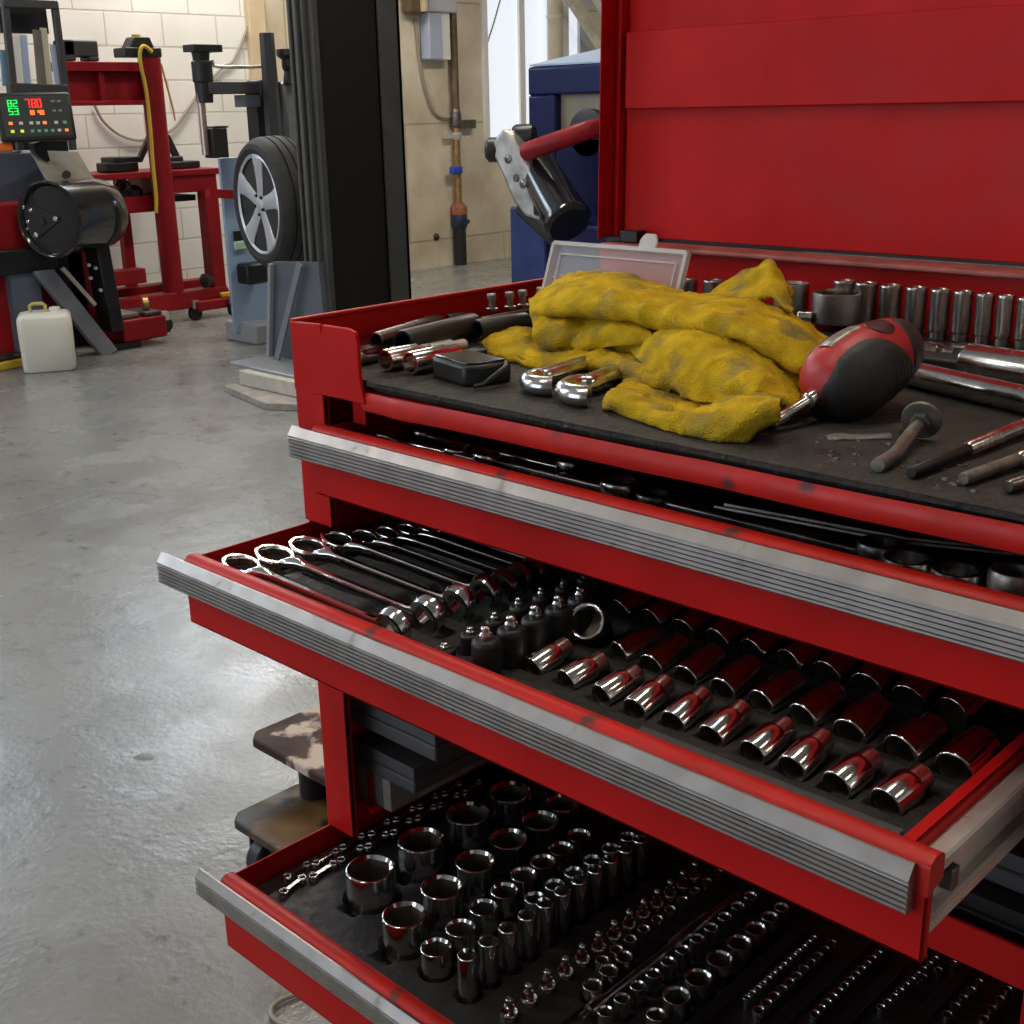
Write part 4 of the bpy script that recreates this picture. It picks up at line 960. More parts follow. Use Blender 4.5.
# unseen open doorway added off to the front left as cool front fill
wn = thing('fill_door_1', (-3.0, -5.19, 0), 'unseen open vehicle doorway added in the front wall as fill light', 'door'); wn['kind'] = 'structure'
m = MB(); m.box((-5.0, -5.197, 0.02), (-1.0, -5.19, 3.0)); m.build('fill_opening', pane_mat('door_fill_glow', (.75, .87, 1.0), 1.2), wn)
m = MB(); m.box((-5.1, -5.199, 0), (-5.0, -5.1, 3.1)); m.box((-1.0, -5.199, 0), (-.9, -5.1, 3.1)); m.box((-5.1, -5.199, 3.0), (-.9, -5.1, 3.1)); m.build('frame', WHITE, wn)
lamp('door_fill_light', (-3.0, -5.1, 1.5), (PI / 2, 0, PI), 4.0, 2.9, 45 * KD, (.80, .89, 1))

# ================================================================== WHEEL BALANCER (far left)
BX = -6.15
def PX(x, y, X=BX): return onx(X, x, y)
bal = thing('wheel_balancer', (BX, 3.05, 0), 'red and black wheel balancer with a lit button display at the far left', 'wheel balancer')
# body
p = PX(-30, 215); q = PX(72, 345)
m = MB(); m.box((BX - .62, p.y - .25, .04), (BX - .12, PX(70, 300).y, .80)); m.build('machine_body', REDMACH, bal, bevel=.02)
m = MB(); m.box((BX - .60, p.y - .25, 0), (BX - .1, PX(66, 340).y - .02, .05)); m.build('plinth', BLACK, bal)
m = MB(); m.box((BX - .2, PX(-10, 250).y - .1, PX(20, 275).z), (BX - .04, PX(62, 262).y, PX(20, 250).z)); m.build('shelf_bar', BLACK, bal, bevel=.008)
m = MB(); m.box((BX - .12, PX(18, 300).y, .05), (BX - .06, PX(48, 300).y, PX(30, 262).z)); m.build('side_post', GREYBLUE, bal)
# blue-grey fender sloping down to the drum
a = PX(-20, 152); c = PX(30, 150); d = PX(80, 205); e = PX(-20, 238)
m = MB(); P2 = [(v.y, v.z) for v in (PX(-30, 152, BX - .22), PX(33, 150, BX - .22), PX(62, 202, BX - .22), PX(26, 238, BX - .22), PX(-30, 238, BX - .22))]
m.prism(P2, Matrix(((0, 0, 1, BX - .50), (1, 0, 0, 0), (0, 1, 0, 0), (0, 0, 0, 1))), .28); m.build('fender', GREYBLUE, bal, bevel=.015)
m = MB(); t = [PX(30, 150, BX - .02), PX(78, 151, BX - .22), PX(95, 180, BX - .12), PX(48, 182, BX + .08)]
m.add(t + [v - V((0, 0, .02)) for v in t], [(0, 1, 2, 3), (7, 6, 5, 4), (0, 4, 5, 1), (1, 5, 6, 2), (2, 6, 7, 3), (3, 7, 4, 0)]); m.build('weight_tray', BEIGE, bal, bevel=.004)
m = MB(); m.cyl(PX(66, 175, BX + .02) , PX(66, 175, BX + .02) + V((.02, -.005, .004)), .02, n=14); m.build('tray_notch', BLACK, bal)
# drum, turned toward the room
dc = PX(49, 220, BX + .10); dr = .190; dl = .44
dax = V((-.44, .898, 0)).normalized(); e1 = V((.898, .44, 0)).normalized(); ez = V((0, 0, 1))
m = MB(); m.lathe(dc, dax, [(.035, dr * .80), (.04, dr * .84), (.0, dr * .90), (-.008, dr * .95), (0, dr), (.012, dr * 1.0), (.014, dr * .955), (dl * .7, dr * .955), (dl * .93, dr * .93), (dl, dr * .84)], 48, cap0=False); m.build('drum_shell', BLACKGLOSS, bal)
m = MB(); m.lathe(dc + dax * .03, dax, [(0, dr * .86), (.02, dr * .86)], 40); m.build('drum_face', BLACKGLOSS, bal)
def onf(x, y, f=.0): return dc + e1 * ((x - 49) * .0064) - ez * ((y - 220) * .0051) + dax * (.022 + f)
tri = [onf(22, 207), onf(36, 208), onf(56, 217), onf(55, 222), onf(34, 238), onf(27, 234)]
m = MB(); n_ = len(tri); m.add(tri + [v + dax * .008 for v in tri], [tuple(range(n_)), tuple(range(2 * n_ - 1, n_ - 1, -1))] + [(i, i + n_, (i + 1) % n_ + n_, (i + 1) % n_) for i in range(n_)]); m.build('clamp_plate', BLACKPL, bal, bevel=.003)
for x, y, r in ((24, 208, .012), (31, 211, .010), (53, 219, .013), (33, 235, .014), (27, 222, .010), (26, 229, .008)):
    m = MB(); m.lathe(onf(x, y, -.012), dax, [(0, r * .7), (.004, r), (.014, r)], 14); m.build('clamp_bolt', CHROME, bal)
m = MB(); m.lathe(onf(40, 222, -.014), dax, [(0, .016), (.004, .02), (.016, .02)], 18); m.build('spindle', BLACKGLOSS, bal)
m = MB(); P = []
for i in range(9):
    th = math.radians(22 - 95 * i / 8); P.append([dc + dax * (dl * .68 + u) + e1 * (math.cos(th) * dr * .958) + ez * (math.sin(th) * dr * .958) for u in (0, .05)])
m.grid(P); o = m.build('drum_slot', BLACK, bal); sd = o.modifiers.new('s', 'SOLIDIFY'); sd.thickness = .006; sd.offset = 0
# lower leg and blade
m = MB(); p1 = PX(95, 238, BX - .02); p2 = PX(112, 330, BX - .02); m.bar(p1, p2, .075, .14, up=V((1, 0, 0))); m.build('leg_bracket', BLACK, bal, bevel=.006)
for x, y in ((88, 265), (95, 268), (90, 278), (100, 290)):
    m = MB(); m.cyl(PX(x, y, BX + .06), PX(x, y, BX + .06) + V((.014, 0, 0)), .009, n=10); m.build('bracket_bolt', STEEL, bal)
t = [PX(34, 271), PX(54, 269), PX(118, 350, BX + .08), PX(104, 358, BX + .08)]
m = MB(); m.add(t + [v + V((-.03, 0, -.012)) for v in t], [(0, 1, 2, 3), (7, 6, 5, 4), (0, 4, 5, 1), (1, 5, 6, 2), (2, 6, 7, 3), (3, 7, 4, 0)]); m.build('guard_blade', mat('grey_blade', (.19, .20, .23), .32, .3, var=.2, vscale=6), bal, bevel=.003)
m = MB(); m.bar(PX(62, 268, BX - .02), PX(95, 305, BX - .02), .02, .02); m.build('gas_strut', STEEL, bal)
m = MB(); m.box((BX - .55, PX(64, 255, BX - .3).y, .05), (BX - .28, PX(100, 255, BX - .3).y, .75)); m.build('rear_post', REDMACH, bal, bevel=.01)
# pedal base with tools
pb = [PX(118, 332, BX - .05), PX(170, 322, BX - .05)]
m = MB(); m.box((BX - .3, PX(122, 330).y, .035), (BX + .02, PX(166, 330).y, PX(140, 318).z)); m.build('pedal_box', REDMACH, bal, bevel=.012)
m = MB(); m.box((BX - .32, PX(112, 350).y, 0), (BX + .02, PX(140, 350).y, .035)); m.build('pedal_plate', BLACK, bal)
# display
dA = PX(0, 92, BX + .06); dB = PX(68, 142, BX + .06)
zc = (PX(34, 92, BX + .06).z + PX(36, 141, BX + .06).z) / 2; hz = (PX(34, 92, BX + .06).z - PX(36, 141, BX + .06).z) / 2
y0, y1 = PX(1, 116, BX + .06).y, PX(71, 116, BX + .06).y
yaw = Matrix.Translation((BX + .06, (y0 + y1) / 2, zc)) @ Matrix.Rotation(math.radians(-12), 4, 'Z') @ Matrix.Rotation(math.radians(-8), 4, 'Y')
hw = (y1 - y0) / 2
m = MB(); m.box((-.05, -hw, -hz), (.0, hw, hz), yaw); m.build('display_case', BLACKPL, bal, bevel=.012)
m = MB(); m.box((-.002, -hw * .9, -hz * .82), (.003, hw * .9, hz * .84), yaw); scr = m.build('display_panel', mat('display_face', (.045, .05, .048), .3), bal, bevel=.004)
def led(col, s=2.2): return mat('led', col, .4, emit=col, es=s)
LG, LR, LO, LY, LW_, LT = led((.02, .75, .12), 1.0), led((1, .03, .02), 1.3), led((1, .25, .05), .7), led((.7, .8, .06), .5), mat('white_button', (.7, .68, .64), .5), mat('teal_button', (.12, .5, .3), .5)
def scrbox(x, y, w, h, mm, nm):
    # x, y in 0..1 across the panel seen from the front
    yc = -hw * .9 + x * hw * 1.8; zz = hz * .82 - y * hz * 1.64
    m = MB(); m.box((.002, yc - w * hw * .9, zz - h * hz * .82), (.0055, yc + w * hw * .9, zz + h * hz * .82), yaw); return m.build(nm, mm, scr)
SEG = {'0': 'abcdef', '1': 'bc', '2': 'abged', '3': 'abgcd', '5': 'afgcd', '7': 'abc', '8': 'abcdefg', '4': 'fgbc'}
def digit(ch, x, y, w, h, mm):
    m = MB(); t = .02
    for sname in SEG[ch]:
        bx = {'a': (0, 0, w, t), 'd': (0, h - t, w, h), 'g': (0, h / 2 - t / 2, w, h / 2 + t / 2), 'f': (0, 0, t * .8, h / 2), 'e': (0, h / 2, t * .8, h), 'b': (w - t * .8, 0, w, h / 2), 'c': (w - t * .8, h / 2, w, h)}[sname]
        ya, yb_ = -hw * .9 + (x + bx[0]) * hw * 1.8, -hw * .9 + (x + bx[2]) * hw * 1.8; za, zb = hz * .82 - (y + bx[3]) * hz * 1.64, hz * .82 - (y + bx[1]) * hz * 1.64
        m.box((.002, ya, za), (.0055, yb_, zb), yaw)
    m.build('led_digit', mm, scr)
for k, (x, y) in enumerate(((.10, .08), (.18, .08), (.10, .28), (.18, .28))): digit('8253'[k], x, y, .065, .17, LG)
for k, x in enumerate((.36, .45, .53)): digit('780'[k], x, .06, .065, .22, LR)
for k, x in enumerate((.38, .43, .52, .57)): digit('1040'[k], x, .34, .045, .12, LO)
for x, y, w, h in ((.77, .12, .06, .05), (.86, .12, .05, .05), (.77, .36, .05, .05), (.86, .36, .05, .05)): scrbox(x, y, w, h, mat('grey_icon', (.28, .30, .25), .5), 'icon')
for x, mm in ((.10, LO), (.25, LW_), (.40, LW_), (.50, LW_), (.60, LO), (.77, LW_), (.90, LT)): scrbox(x, .66, .055, .075, mm, 'button')
for x, mm in ((.11, LY), (.25, LY), (.40, LT), (.50, LT), (.60, LT), (.70, LT), (.80, LW_), (.91, LO)): scrbox(x, .86, .05, .07, mm, 'button')
m = MB(); m.bar(PX(36, 142, BX - .05), PX(42, 162, BX - .05), .06, .06, up=V((1, 0, 0))); m.build('display_stem', BLACK, bal)
m = MB(); m.box((BX - .05, PX(-2, 150).y, PX(0, 152).z), (BX + .02, PX(12, 150).y, PX(0, 143).z)); m.build('orange_handle', ORANGE, bal, bevel=.008)

# open frame behind the display with hanging sheets
FX = BX - .22
fr = thing('wall_rack', (FX, PX(30, 60, FX).y, 0), 'tall black metal rack of pale panels behind the lit display', 'rack')
def fp(x, y, X=FX): return onx(X, x, y)
m = MB()
m.bar(fp(3, -10), fp(20, 150) , .034, .03, up=V((1, 0, 0))); m.bar(fp(54, 2), fp(73, 150), .034, .03, up=V((1, 0, 0))); m.bar(fp(2, 3), fp(56, 5), .05, .04); m.bar(fp(8, 88), fp(66, 90), .05, .05)
zt = fp(54, 2).z
m.build('rack_frame', DKGREY, fr, bevel=.004)
m = MB(); m.box((FX - .12, fp(22, 150).y - .02, 0), (FX - .06, fp(74, 150).y + .0, fp(60, 140).z)); m.build('rack_foot', BLACK, fr)
m = MB(); m.box((FX - .16, fp(7, 5).y, fp(30, 32).z), (FX - .10, fp(55, 5).y, fp(30, 6).z)); m.build('rack_backing', BLACK, fr)
for x0, y0_, x1, y1_, wpx, mm in ((9, 35, 19, 87, 9, WHITE), (20, 35, 28, 87, 6, PALEBLUE), (33, 30, 42, 87, 8, BEIGE), (40, 28, 50, 88, 6, mat('cream_sheet', (.7, .64, .52), .5)), (50, 45, 60, 90, 8, PALEBLUE), (0, 50, 6, 86, 6, mat('slate_blue_sheet', (.16, .30, .42), .4))):
    m = MB(); m.bar(fp(x0 + wpx / 2, y0_, FX - .05), fp(x1, y1_, FX - .05), wpx * .0056, .012, up=V((1, 0, 0))); m.build('hanging_panel', mm, fr)

# ================================================================== RED MACHINE FRAME against the block wall
SX = -6.75
def S(x, y, X=SX): return onx(X, x, y)
fr = thing('machine_stand', (SX, S(170, 300).y, 0), 'red steel frame stand with a tall round post, cross beam and worktop on casters', 'machine stand')
py = S(162, 180).y; ztop = S(151, 58).z; pr = .062
m = MB(); m.cyl((SX, py, .14), (SX, py, ztop), pr, n=24); m.build('round_post', REDMACH, fr)
b0, b1 = S(60, 80).y, py
zt, zb = S(105, 62).z, S(110, 103).z
m = MB(); m.box((SX - .10, b0, zt - .05), (SX + .03, b1, zt)); m.box((SX - .06, b0, zb), (SX - .045, b1, zt - .05)); m.box((SX - .10, b0, zb - .012), (SX + .03, b1, zb + .012))
yv = S(102, 80).y; m.box((SX - .06, yv - .015, zb), (SX + .0, yv + .015, zt - .05)); m.build('cross_beam', REDMACH, fr, bevel=.004)
tzt, tzb = S(195, 169).z, S(195, 192).z; ty0, ty1 = S(94, 180).y, S(221, 180).y
m = MB(); m.box((SX - .42, ty0, tzt - .035), (SX + .02, ty1, tzt)); m.box((SX - .40, py, tzb), (SX, ty1 - .03, tzt - .03)); m.build('worktop', REDMACH, fr, bevel=.005)
ly = S(212, 240).y; m = MB(); m.box((SX - .05, ly - .045, .14), (SX + .045, ly + .045, tzb)); m.build('stand_leg', REDMACH, fr, bevel=.004)
ly2 = S(126, 230, SX - .3).y; m = MB(); m.box((SX - .34, ly2 - .03, .12), (SX - .28, ly2 + .03, tzt - .03)); m.build('stand_leg', REDMACH, fr, bevel=.004)
m = MB(); m.box((SX - .3, S(133, 205).y, S(150, 213).z), (SX - .08, S(178, 205).y, S(150, 196).z)); m.build('under_shelf', REDMACH, fr, bevel=.004)
m = MB(); m.box((SX - .32, S(180, 200).y, S(190, 202).z), (SX - .1, S(205, 200).y, S(190, 196).z)); m.build('black_crossbar', BLACK, fr)
m = MB(); m.box((SX - .05, S(118, 310).y, .075), (SX + .06, S(224, 310).y, S(170, 292).z)); m.box((SX - .34, S(120, 280).y - .1, .1), (SX - .24, ly + .1, .2)); m.build('base_rail', REDMACH, fr, bevel=.006)
m = MB(); m.box((SX - .02, S(190, 315).y, .055), (SX + .10, S(246, 315).y, .115)); m.build('base_rail', REDMACH, fr, bevel=.006)
m = MB(); ta = [S(213, 262, SX + .03), S(236, 302, SX + .03), S(214, 302, SX + .03)]; m.add(ta + [v - V((.02, 0, 0)) for v in ta], [(0, 1, 2), (5, 4, 3), (0, 3, 4, 1), (1, 4, 5, 2), (2, 5, 3, 0)]); m.build('foot_gusset', REDMACH, fr)
m = MB(); pg = [S(118, 268), S(148, 266), S(148, 280), S(118, 284)]; m.box((SX - .12, S(112, 280).y, S(130, 285).z), (SX + .0, S(147, 280).y, S(130, 270).z)); m.build('side_rail', REDMACH, fr, bevel=.005)
for x, y in ((196, 316), (235, 312), (166, 328)):
    w = onz(.0, x, y + 4); w = V((w.x, w.y, 0)); m = MB(); m.box((w.x - .02, w.y - .02, .07), (w.x + .02, w.y + .02, .12)); c_ = m.build('caster', STEEL, fr); m = MB(); m.cyl((w.x - .015, w.y, .042), (w.x + .015, w.y, .042), .042, n=18); m.build('caster_wheel', BLACK, c_)
# things on it
m = MB(); m.box((SX - .10, S(62, 50).y, zt + .002), (SX + .02, S(74, 50).y, S(80, 40).z)); m.box((SX - .10, S(62, 50).y, S(80, 57).z), (SX + .02, S(97, 50).y, S(80, 40).z)); m.box((SX - .1, S(87, 50).y, zt + .002), (SX + .02, S(97, 50).y, S(80, 56).z)); tag(m.build('tool_case', DKGREY, bevel=.01), 'dark grey moulded case on the left end of the red beam', 'case')
root = thing('winch', (SX, S(139, 50).y, ztop), 'black winch unit with a yellow cap on top of the red round post', 'winch')
zz = max(zt, ztop) + .002
m = MB(); m.box((SX - .09, S(121, 50).y, zz), (SX + .05, S(157, 50).y, S(139, 48).z)); m.prism([(S(127, 48).y, S(139, 48).z), (S(152, 48).y, S(139, 48).z), (S(147, 36).y, S(139, 37).z), (S(132, 36).y, S(139, 37).z)], Matrix(((0, 0, 1, SX - .07), (1, 0, 0, 0), (0, 1, 0, 0), (0, 0, 0, 1))), .1); m.build('winch_body', BLACKPL, root, bevel=.006)
m = MB(); m.cyl((SX - .02, S(138, 37).y, S(138, 38).z), (SX - .02, S(138, 37).y, S(138, 34.5).z), .025, n=16); m.build('yellow_cap', YELLOW, root)
m = MB(); X2 = SX + .07
m.tube(catmull([S(152, 52, X2), S(144, 46, X2), S(140, 52, X2), S(141, 66, X2), S(146, 90, X2), S(150, 125, X2), S(153, 165, X2), S(156, 195, X2), S(156, 213, X2)], 6), .011, 8); tag(m.build('air_hose', YELLOW), 'yellow air hose running down the red round post', 'hose')
m = MB(); m.tube(catmull([S(161, 64, SX - .14), S(164, 75, SX - .2), S(172, 105, SX - .3), S(175, 120, SX - .5)], 6), .006, 6); tag(m.build('thin_hose', YELLOW), 'thin yellow cord hanging right of the red post against the wall', 'cord')
m = MB(); m.tube(catmull([onx(WX + .02, 94, 104), onx(WX + .02, 104, 122), onx(WX + .02, 122, 136), onx(WX + .02, 145, 140), onx(WX + .02, 172, 130), onx(WX + .02, 190, 106), onx(WX + .02, 200, 92), onx(WX + .02, 222, 68), onx(WX + .02, 233, 61), onx(WX + .02, 246, 32), onx(WX + .02, 256, 0), onx(WX + .02, 262, -25)], 6), .009, 6); tag(m.build('wall_cable', CABLE), 'thin grey cable looping along the white block wall', 'cable')
root = thing('press_jig', (SX - .15, S(165, 165).y, tzt), 'black A-shaped jig with feet standing on the red worktop', 'jig')
m = MB(); m.bar(S(150, 136, SX - .15), S(139, 161, SX - .15), .03, .03, up=V((1, 0, 0))); m.bar(S(166, 136, SX - .15), S(178, 160, SX - .15), .035, .03, up=V((1, 0, 0))); m.build('jig_legs', BLACKPL, root)
m = MB(); m.box((SX - .2, S(113, 165).y, tzt + .002), (SX - .08, S(146, 165).y, tzt + .055)); m.box((SX - .25, S(122, 160).y, tzt + .05), (SX - .09, S(150, 160).y, tzt + .085)); m.build('jig_foot', BLACKPL, root, bevel=.008)
m = MB(); m.box((SX - .2, S(174, 165).y, tzt + .002), (SX - .08, S(208, 165).y, tzt + .045)); m.box((SX - .25, S(176, 160).y, tzt + .04), (SX - .09, S(192, 160).y, tzt + .075)); m.build('jig_foot', BLACKPL, root, bevel=.008)
m = MB(); m.lathe((SX - .12, S(133, 190).y, S(133, 196).z + .045), (1, 0, 0), [(0, .03), (0, .045), (.03, .045), (.03, .03)], 20, closed=True); tag(m.build('clamp_ring', BLACK), 'black ring clamp on the small shelf under the red worktop', 'clamp')
m = MB(); m.lathe((SX - .14, S(146, 192).y, S(146, 196).z), (0, 0, 1), [(0, .055), (.03, .055), (.055, .03), (.06, .01)], 16); tag(m.build('rubber_cup', BLACKPL), 'black rubber cup beside the ring clamp under the red worktop', 'cup')
m = MB(); m.box((SX + .061, S(214, 300).y, max(S(220, 305).z, .118)), (SX + .09, S(226, 300).y, S(220, 291).z)); tag(m.build('grease_can', YELLOW, bevel=.006), 'yellow can on the right foot of the red frame', 'can')
m = MB(); m.box((SX + .062, S(227, 300).y, max(S(229, 303).z, .118)), (SX + .085, S(234, 300).y, S(229, 293).z)); tag(m.build('paper_label_roll', WHITE, bevel=.004), 'small white roll beside the yellow can on the red frame', 'roll')
m = MB(); m.lathe((SX + .05, S(199, 305).y, S(170, 292).z + .047), (0, 1, 0), [(0, .02), (.02, .045), (.07, .03), (.09, .01)], 12); tag(m.build('black_glove', BLACKPL), 'crumpled black glove on the base of the red frame', 'glove')
# grey tools on the pedal box
pz = PX(140, 318).z
m = MB(); m.box((BX - .26, PX(121, 320).y, pz + .002), (BX - .02, PX(142, 320).y, pz + .03)); tag(m.build('pedal_tool', BEIGE, bevel=.008), 'grey flat pad on the red pedal box of the balancer', 'pedal pad')
m = MB(); m.box((BX - .20, PX(146, 320).y, pz + .002), (BX + .0, PX(163, 320).y, pz + .025)); tag(m.build('pedal_tool', DKGREY, bevel=.008), 'dark flat pad at the right end of the red pedal box', 'pedal pad')
m = MB(); m.lathe((BX - .1, PX(153, 312).y, pz + .055), (.4, 1, 0), [(0, .02), (0, .038), (.03, .038), (.03, .02)], 18, closed=True); tag(m.build('bearing_ring', BRASS), 'dull brass ring behind the pads on the pedal box', 'ring')

# milky jug
root = thing('jerry_jug', (-5.95, 2.83, 0), 'milky white plastic jug with a yellow handle on the floor by the balancer', 'jug')
A = Matrix.Translation((-5.95, 2.83, 0)) @ Matrix.Rotation(math.radians(62), 4, 'Z')
m = MB(); w_, d_ = .125, .10
def rr(w, d, c): return [(-w + c, -d), (w - c, -d), (w, -d + c), (w, d - c), (w - c, d), (-w + c, d), (-w, d - c), (-w, -d + c)]
prev = None; vs = []; fs = []
secs = [(.0, .92), (.012, 1), (.22, 1.02), (.265, 1.0), (.282, .9), (.288, .7)]
for z, s in secs: vs += [A @ V((x, y, z)) for x, y in rr(w_ * s, d_ * s, .022)]
for k in range(len(secs) - 1):
    for i in range(8): fs.append((k * 8 + i, k * 8 + (i + 1) % 8, (k + 1) * 8 + (i + 1) % 8, (k + 1) * 8 + i))
fs += [tuple(range(7, -1, -1)), tuple((len(secs) - 1) * 8 + i for i in range(8))]
m.add(vs, fs); m.build('jug_body', WHITEPL, root, bevel=.006, sharp=50)
m = MB(); m.tube([A @ V(p) for p in ((-.06, 0, .285), (-.06, 0, .318), (-.045, 0, .328), (.0, 0, .328), (.012, 0, .318), (.012, 0, .285))], .009, 8); m.build('jug_handle', mat('dull_yellow_plastic', (.5, .42, .12), .5), root)
m = MB(); m.lathe(A @ V((.055, 0, .286)), (0, 0, 1), [(0, .026), (.02, .026), (.022, .02)], 18); m.build('jug_cap', WHITEPL, root)
# yellow-black tool at the left edge
root = thing('power_tool', onz(0, 8, 360), 'black and yellow power tool lying on the floor at the left edge', 'power tool'); w = onz(0, 8, 368)
m = MB(); m.bar((w.x + .02, w.y - .13, .022), (w.x - .02, w.y + .10, .022), .10, .044); m.build('tool_sole', YELLOW, root, bevel=.008)
m = MB(); m.bar((w.x + .02, w.y - .13, .058), (w.x - .02, w.y + .085, .056), .09, .03); m.build('tool_body', BLACKPL, root, bevel=.012)

# ================================================================== TYRE CHANGER with mounted wheel
TX = -5.75
def T(x, y, X=TX): return onx(X, x, y)
tc_ = thing('tyre_changer', (TX, T(240, 230).y, 0), 'tyre changer with black arm, chrome rod and blue-grey housing behind the alloy wheel', 'tyre changer')
m = MB(); m.box((TX - .07, T(232, 240).y, .05), (TX - .05, T(290, 240).y, T(230, 158).z)); m.box((TX - .12, T(262, 240).y, .05), (TX - .07, T(290, 240).y, T(230, 158).z)); m.build('housing', mat('ice_blue_housing', (.30, .42, .60), .12, coat=.6), tc_, bevel=.006)
m = MB(); m.box((TX - .2, T(243, 300).y, 0), (TX + .10, T(300, 300).y, .11)); m.build('foot_plate', mat('light_grey_floor_pan', (.33, .33, .33), .4), tc_, bevel=.01)
m = MB(); m.box((TX - .05, T(241, 268).y, T(240, 285).z), (TX + .06, T(262, 270).y, T(240, 264).z)); m.build('pedal_bank', BLACK, tc_, bevel=.015)
m = MB(); m.box((TX - .05, T(239, 240).y, T(225, 243).z), (TX - .035, T(258, 240).y, T(225, 233).z)); m.build('black_band', BLACK, tc_)
m = MB(); m.box((TX - .05, T(239, 250).y, T(225, 253).z), (TX - .03, T(252, 250).y, T(225, 243).z)); m.build('gauge_glass', mat('gauge_glass', (.45, .68, .5), .1, coat=1), tc_, bevel=.01)
# bead arm: head post with chrome rod
hp = T(202, 60); 
m = MB(); m.lathe(T(206, 155), (0, 0, 1), [(0, .020), (.35, .020)], 16); m.build('chrome_rod', mat('warm_rod', (.55, .42, .36), .3, .8), tc_)
yc, z0, z1 = T(203, 80).y, T(206, 103).z, T(198, 50).z
m = MB(); m.lathe((TX, yc, z0), (0, 0, 1), [(0, .042), (.10, .045), (.102, .052), (.2, .052), (.202, .040), (z1 - z0 - .02, .044), (z1 - z0, .05)], 18); m.box((TX - .05, yc - .07, z1 - .01), (TX + .05, yc + .10, z1 + .025)); m.build('head_block', BLACKPL, tc_, bevel=.003)
ya = T(283, 87).y; m = MB(); m.box((TX - .05, yc, T(240, 94).z), (TX + .05, ya, T(240, 82).z)); m.build('swing_arm', DKGREY, tc_, bevel=.006)
m = MB(); m.box((TX - .05, T(240, 100).y, T(246, 107).z), (TX + .04, T(256, 100).y, T(246, 95).z)); m.build('arm_lock', GREYBLUE, tc_)
m = MB(); m.box((TX - .07, T(254, 90).y, T(262, 98).z), (TX + .06, T(272, 90).y, T(262, 80).z)); m.build('arm_hub', BLACK, tc_, bevel=.01)
m = MB(); m.lathe((TX + .09, T(270, 80, TX + .09).y, T(273, 150, TX + .09).z), (0, 0, 1), [(0, .045), (.58, .038)], 6); m.build('hex_shaft', DKGREY, tc_)
m = MB(); m.box((TX - .1, T(258, 120).y, T(268, 152).z), (TX, T(274, 120).y, T(262, 92).z)); m.build('column_post', BLACKPL, tc_, bevel=.005)
m = MB(); m.box((TX - .06, T(276, 110).y, T(283, 150).z), (TX + .08, T(296, 110).y, T(283, 82).z)); m.build('air_cylinder', mat('cylinder_grey', (.3, .31, .34), .3, .5), tc_, bevel=.02)
m = MB(); m.lathe((TX + .09, T(282, 80).y, T(284, 84).z), (0, 0, 1), [(0, .05), (.06, .04), (.08, .05), (.12, .05), (.14, .075), (.17, .075)], 16); m.build('top_knob', BLACKPL, tc_)
m = MB(); m.tube([T(212, 60), T(214, 66), T(222, 67), T(250, 67), T(266, 66)], .009, 8); m.build('air_line', STEEL, tc_)
m = MB(); m.box((TX - .04, T(208, 145).y, T(214, 158).z), (TX + .05, T(223, 145).y, T(214, 128).z)); m.box((TX - .04, T(210, 145).y, T(214, 128).z), (TX + .05, T(225, 145).y, T(214, 126).z)); m.build('mount_head', BLACKPL, tc_, bevel=.006)
m = MB(); m.bar(T(208, 193), T(238, 195), .045, .035, up=V((1, 0, 0))); m.build('red_lever', REDMACH, tc_)
# wheel
wc = EYE + ray(257, 205) * 6.05; nrm = V((-.198, -.98, -.02)).normalized()
whl = thing('alloy_wheel', wc, 'car wheel with five-spoke silver alloy rim and black tyre clamped on the tyre changer', 'wheel')
ra = .318; wd = .205
m = MB(); m.lathe(wc, -nrm, [(.018, ra * .735), (.004, ra * .76), (-.004, ra * .83), (.002, ra * .9), (.022, ra * .955), (.04, ra * .985), (.055, ra * .995), (.056, ra * .975), (.064, ra * .975), (.065, ra), (.098, ra), (.099, ra * .975), (.107, ra * .975), (.108, ra), (.14, ra), (.141, ra * .975), (.149, ra * .975), (.15, ra * .995), (.165, ra * .985), (.185, ra * .95), (wd, ra * .85), (wd - .01, ra * .74)], 72); m.build('tyre', RUBBER, whl, sharp=30)
ALLOY = mat('silver_alloy', (.66, .67, .70), .34, .35, var=.06, vscale=10)
m = MB(); m.lathe(wc, -nrm, [(.010, ra * .70), (.002, ra * .735), (.008, ra * .755), (.02, ra * .74), (.03, ra * .69), (.12, ra * .62), (.17, ra * .66), (.19, ra * .73), (.185, ra * .6)], 60, cap0=False); m.build('rim_barrel', ALLOY, whl, sharp=40)
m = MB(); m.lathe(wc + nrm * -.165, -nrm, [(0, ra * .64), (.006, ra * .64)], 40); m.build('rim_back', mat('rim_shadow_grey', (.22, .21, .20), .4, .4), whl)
rt = nrm.cross(V((0, 0, 1))).normalized(); up2 = rt.cross(nrm)
for k in range(5):
    th = math.radians(90 + 72 * k + 8); d_ = rt * math.cos(th) + up2 * math.sin(th); s_ = nrm.cross(d_)
    m = MB(); vs = []
    for t, w, zf, zb in ((.03, .036, -.014, -.05), (.10, .036, -.012, -.05), (.17, .042, -.006, -.04), (ra * .72, .060, -.001, -.03)):
        c_ = wc + d_ * t
        for a, dz in ((-w, zf - .006), (-w * .55, zf), (w * .55, zf), (w, zf - .006), (w * .8, zb), (-w * .8, zb)): vs.append(c_ + s_ * a + nrm * dz)
    fs = [(k2 * 6 + i, k2 * 6 + (i + 1) % 6, (k2 + 1) * 6 + (i + 1) % 6, (k2 + 1) * 6 + i) for k2 in range(3) for i in range(6)] + [tuple(range(5, -1, -1)), tuple(18 + i for i in range(6))]
    m.add(vs, fs); m.build('spoke', ALLOY, whl, bevel=.004)
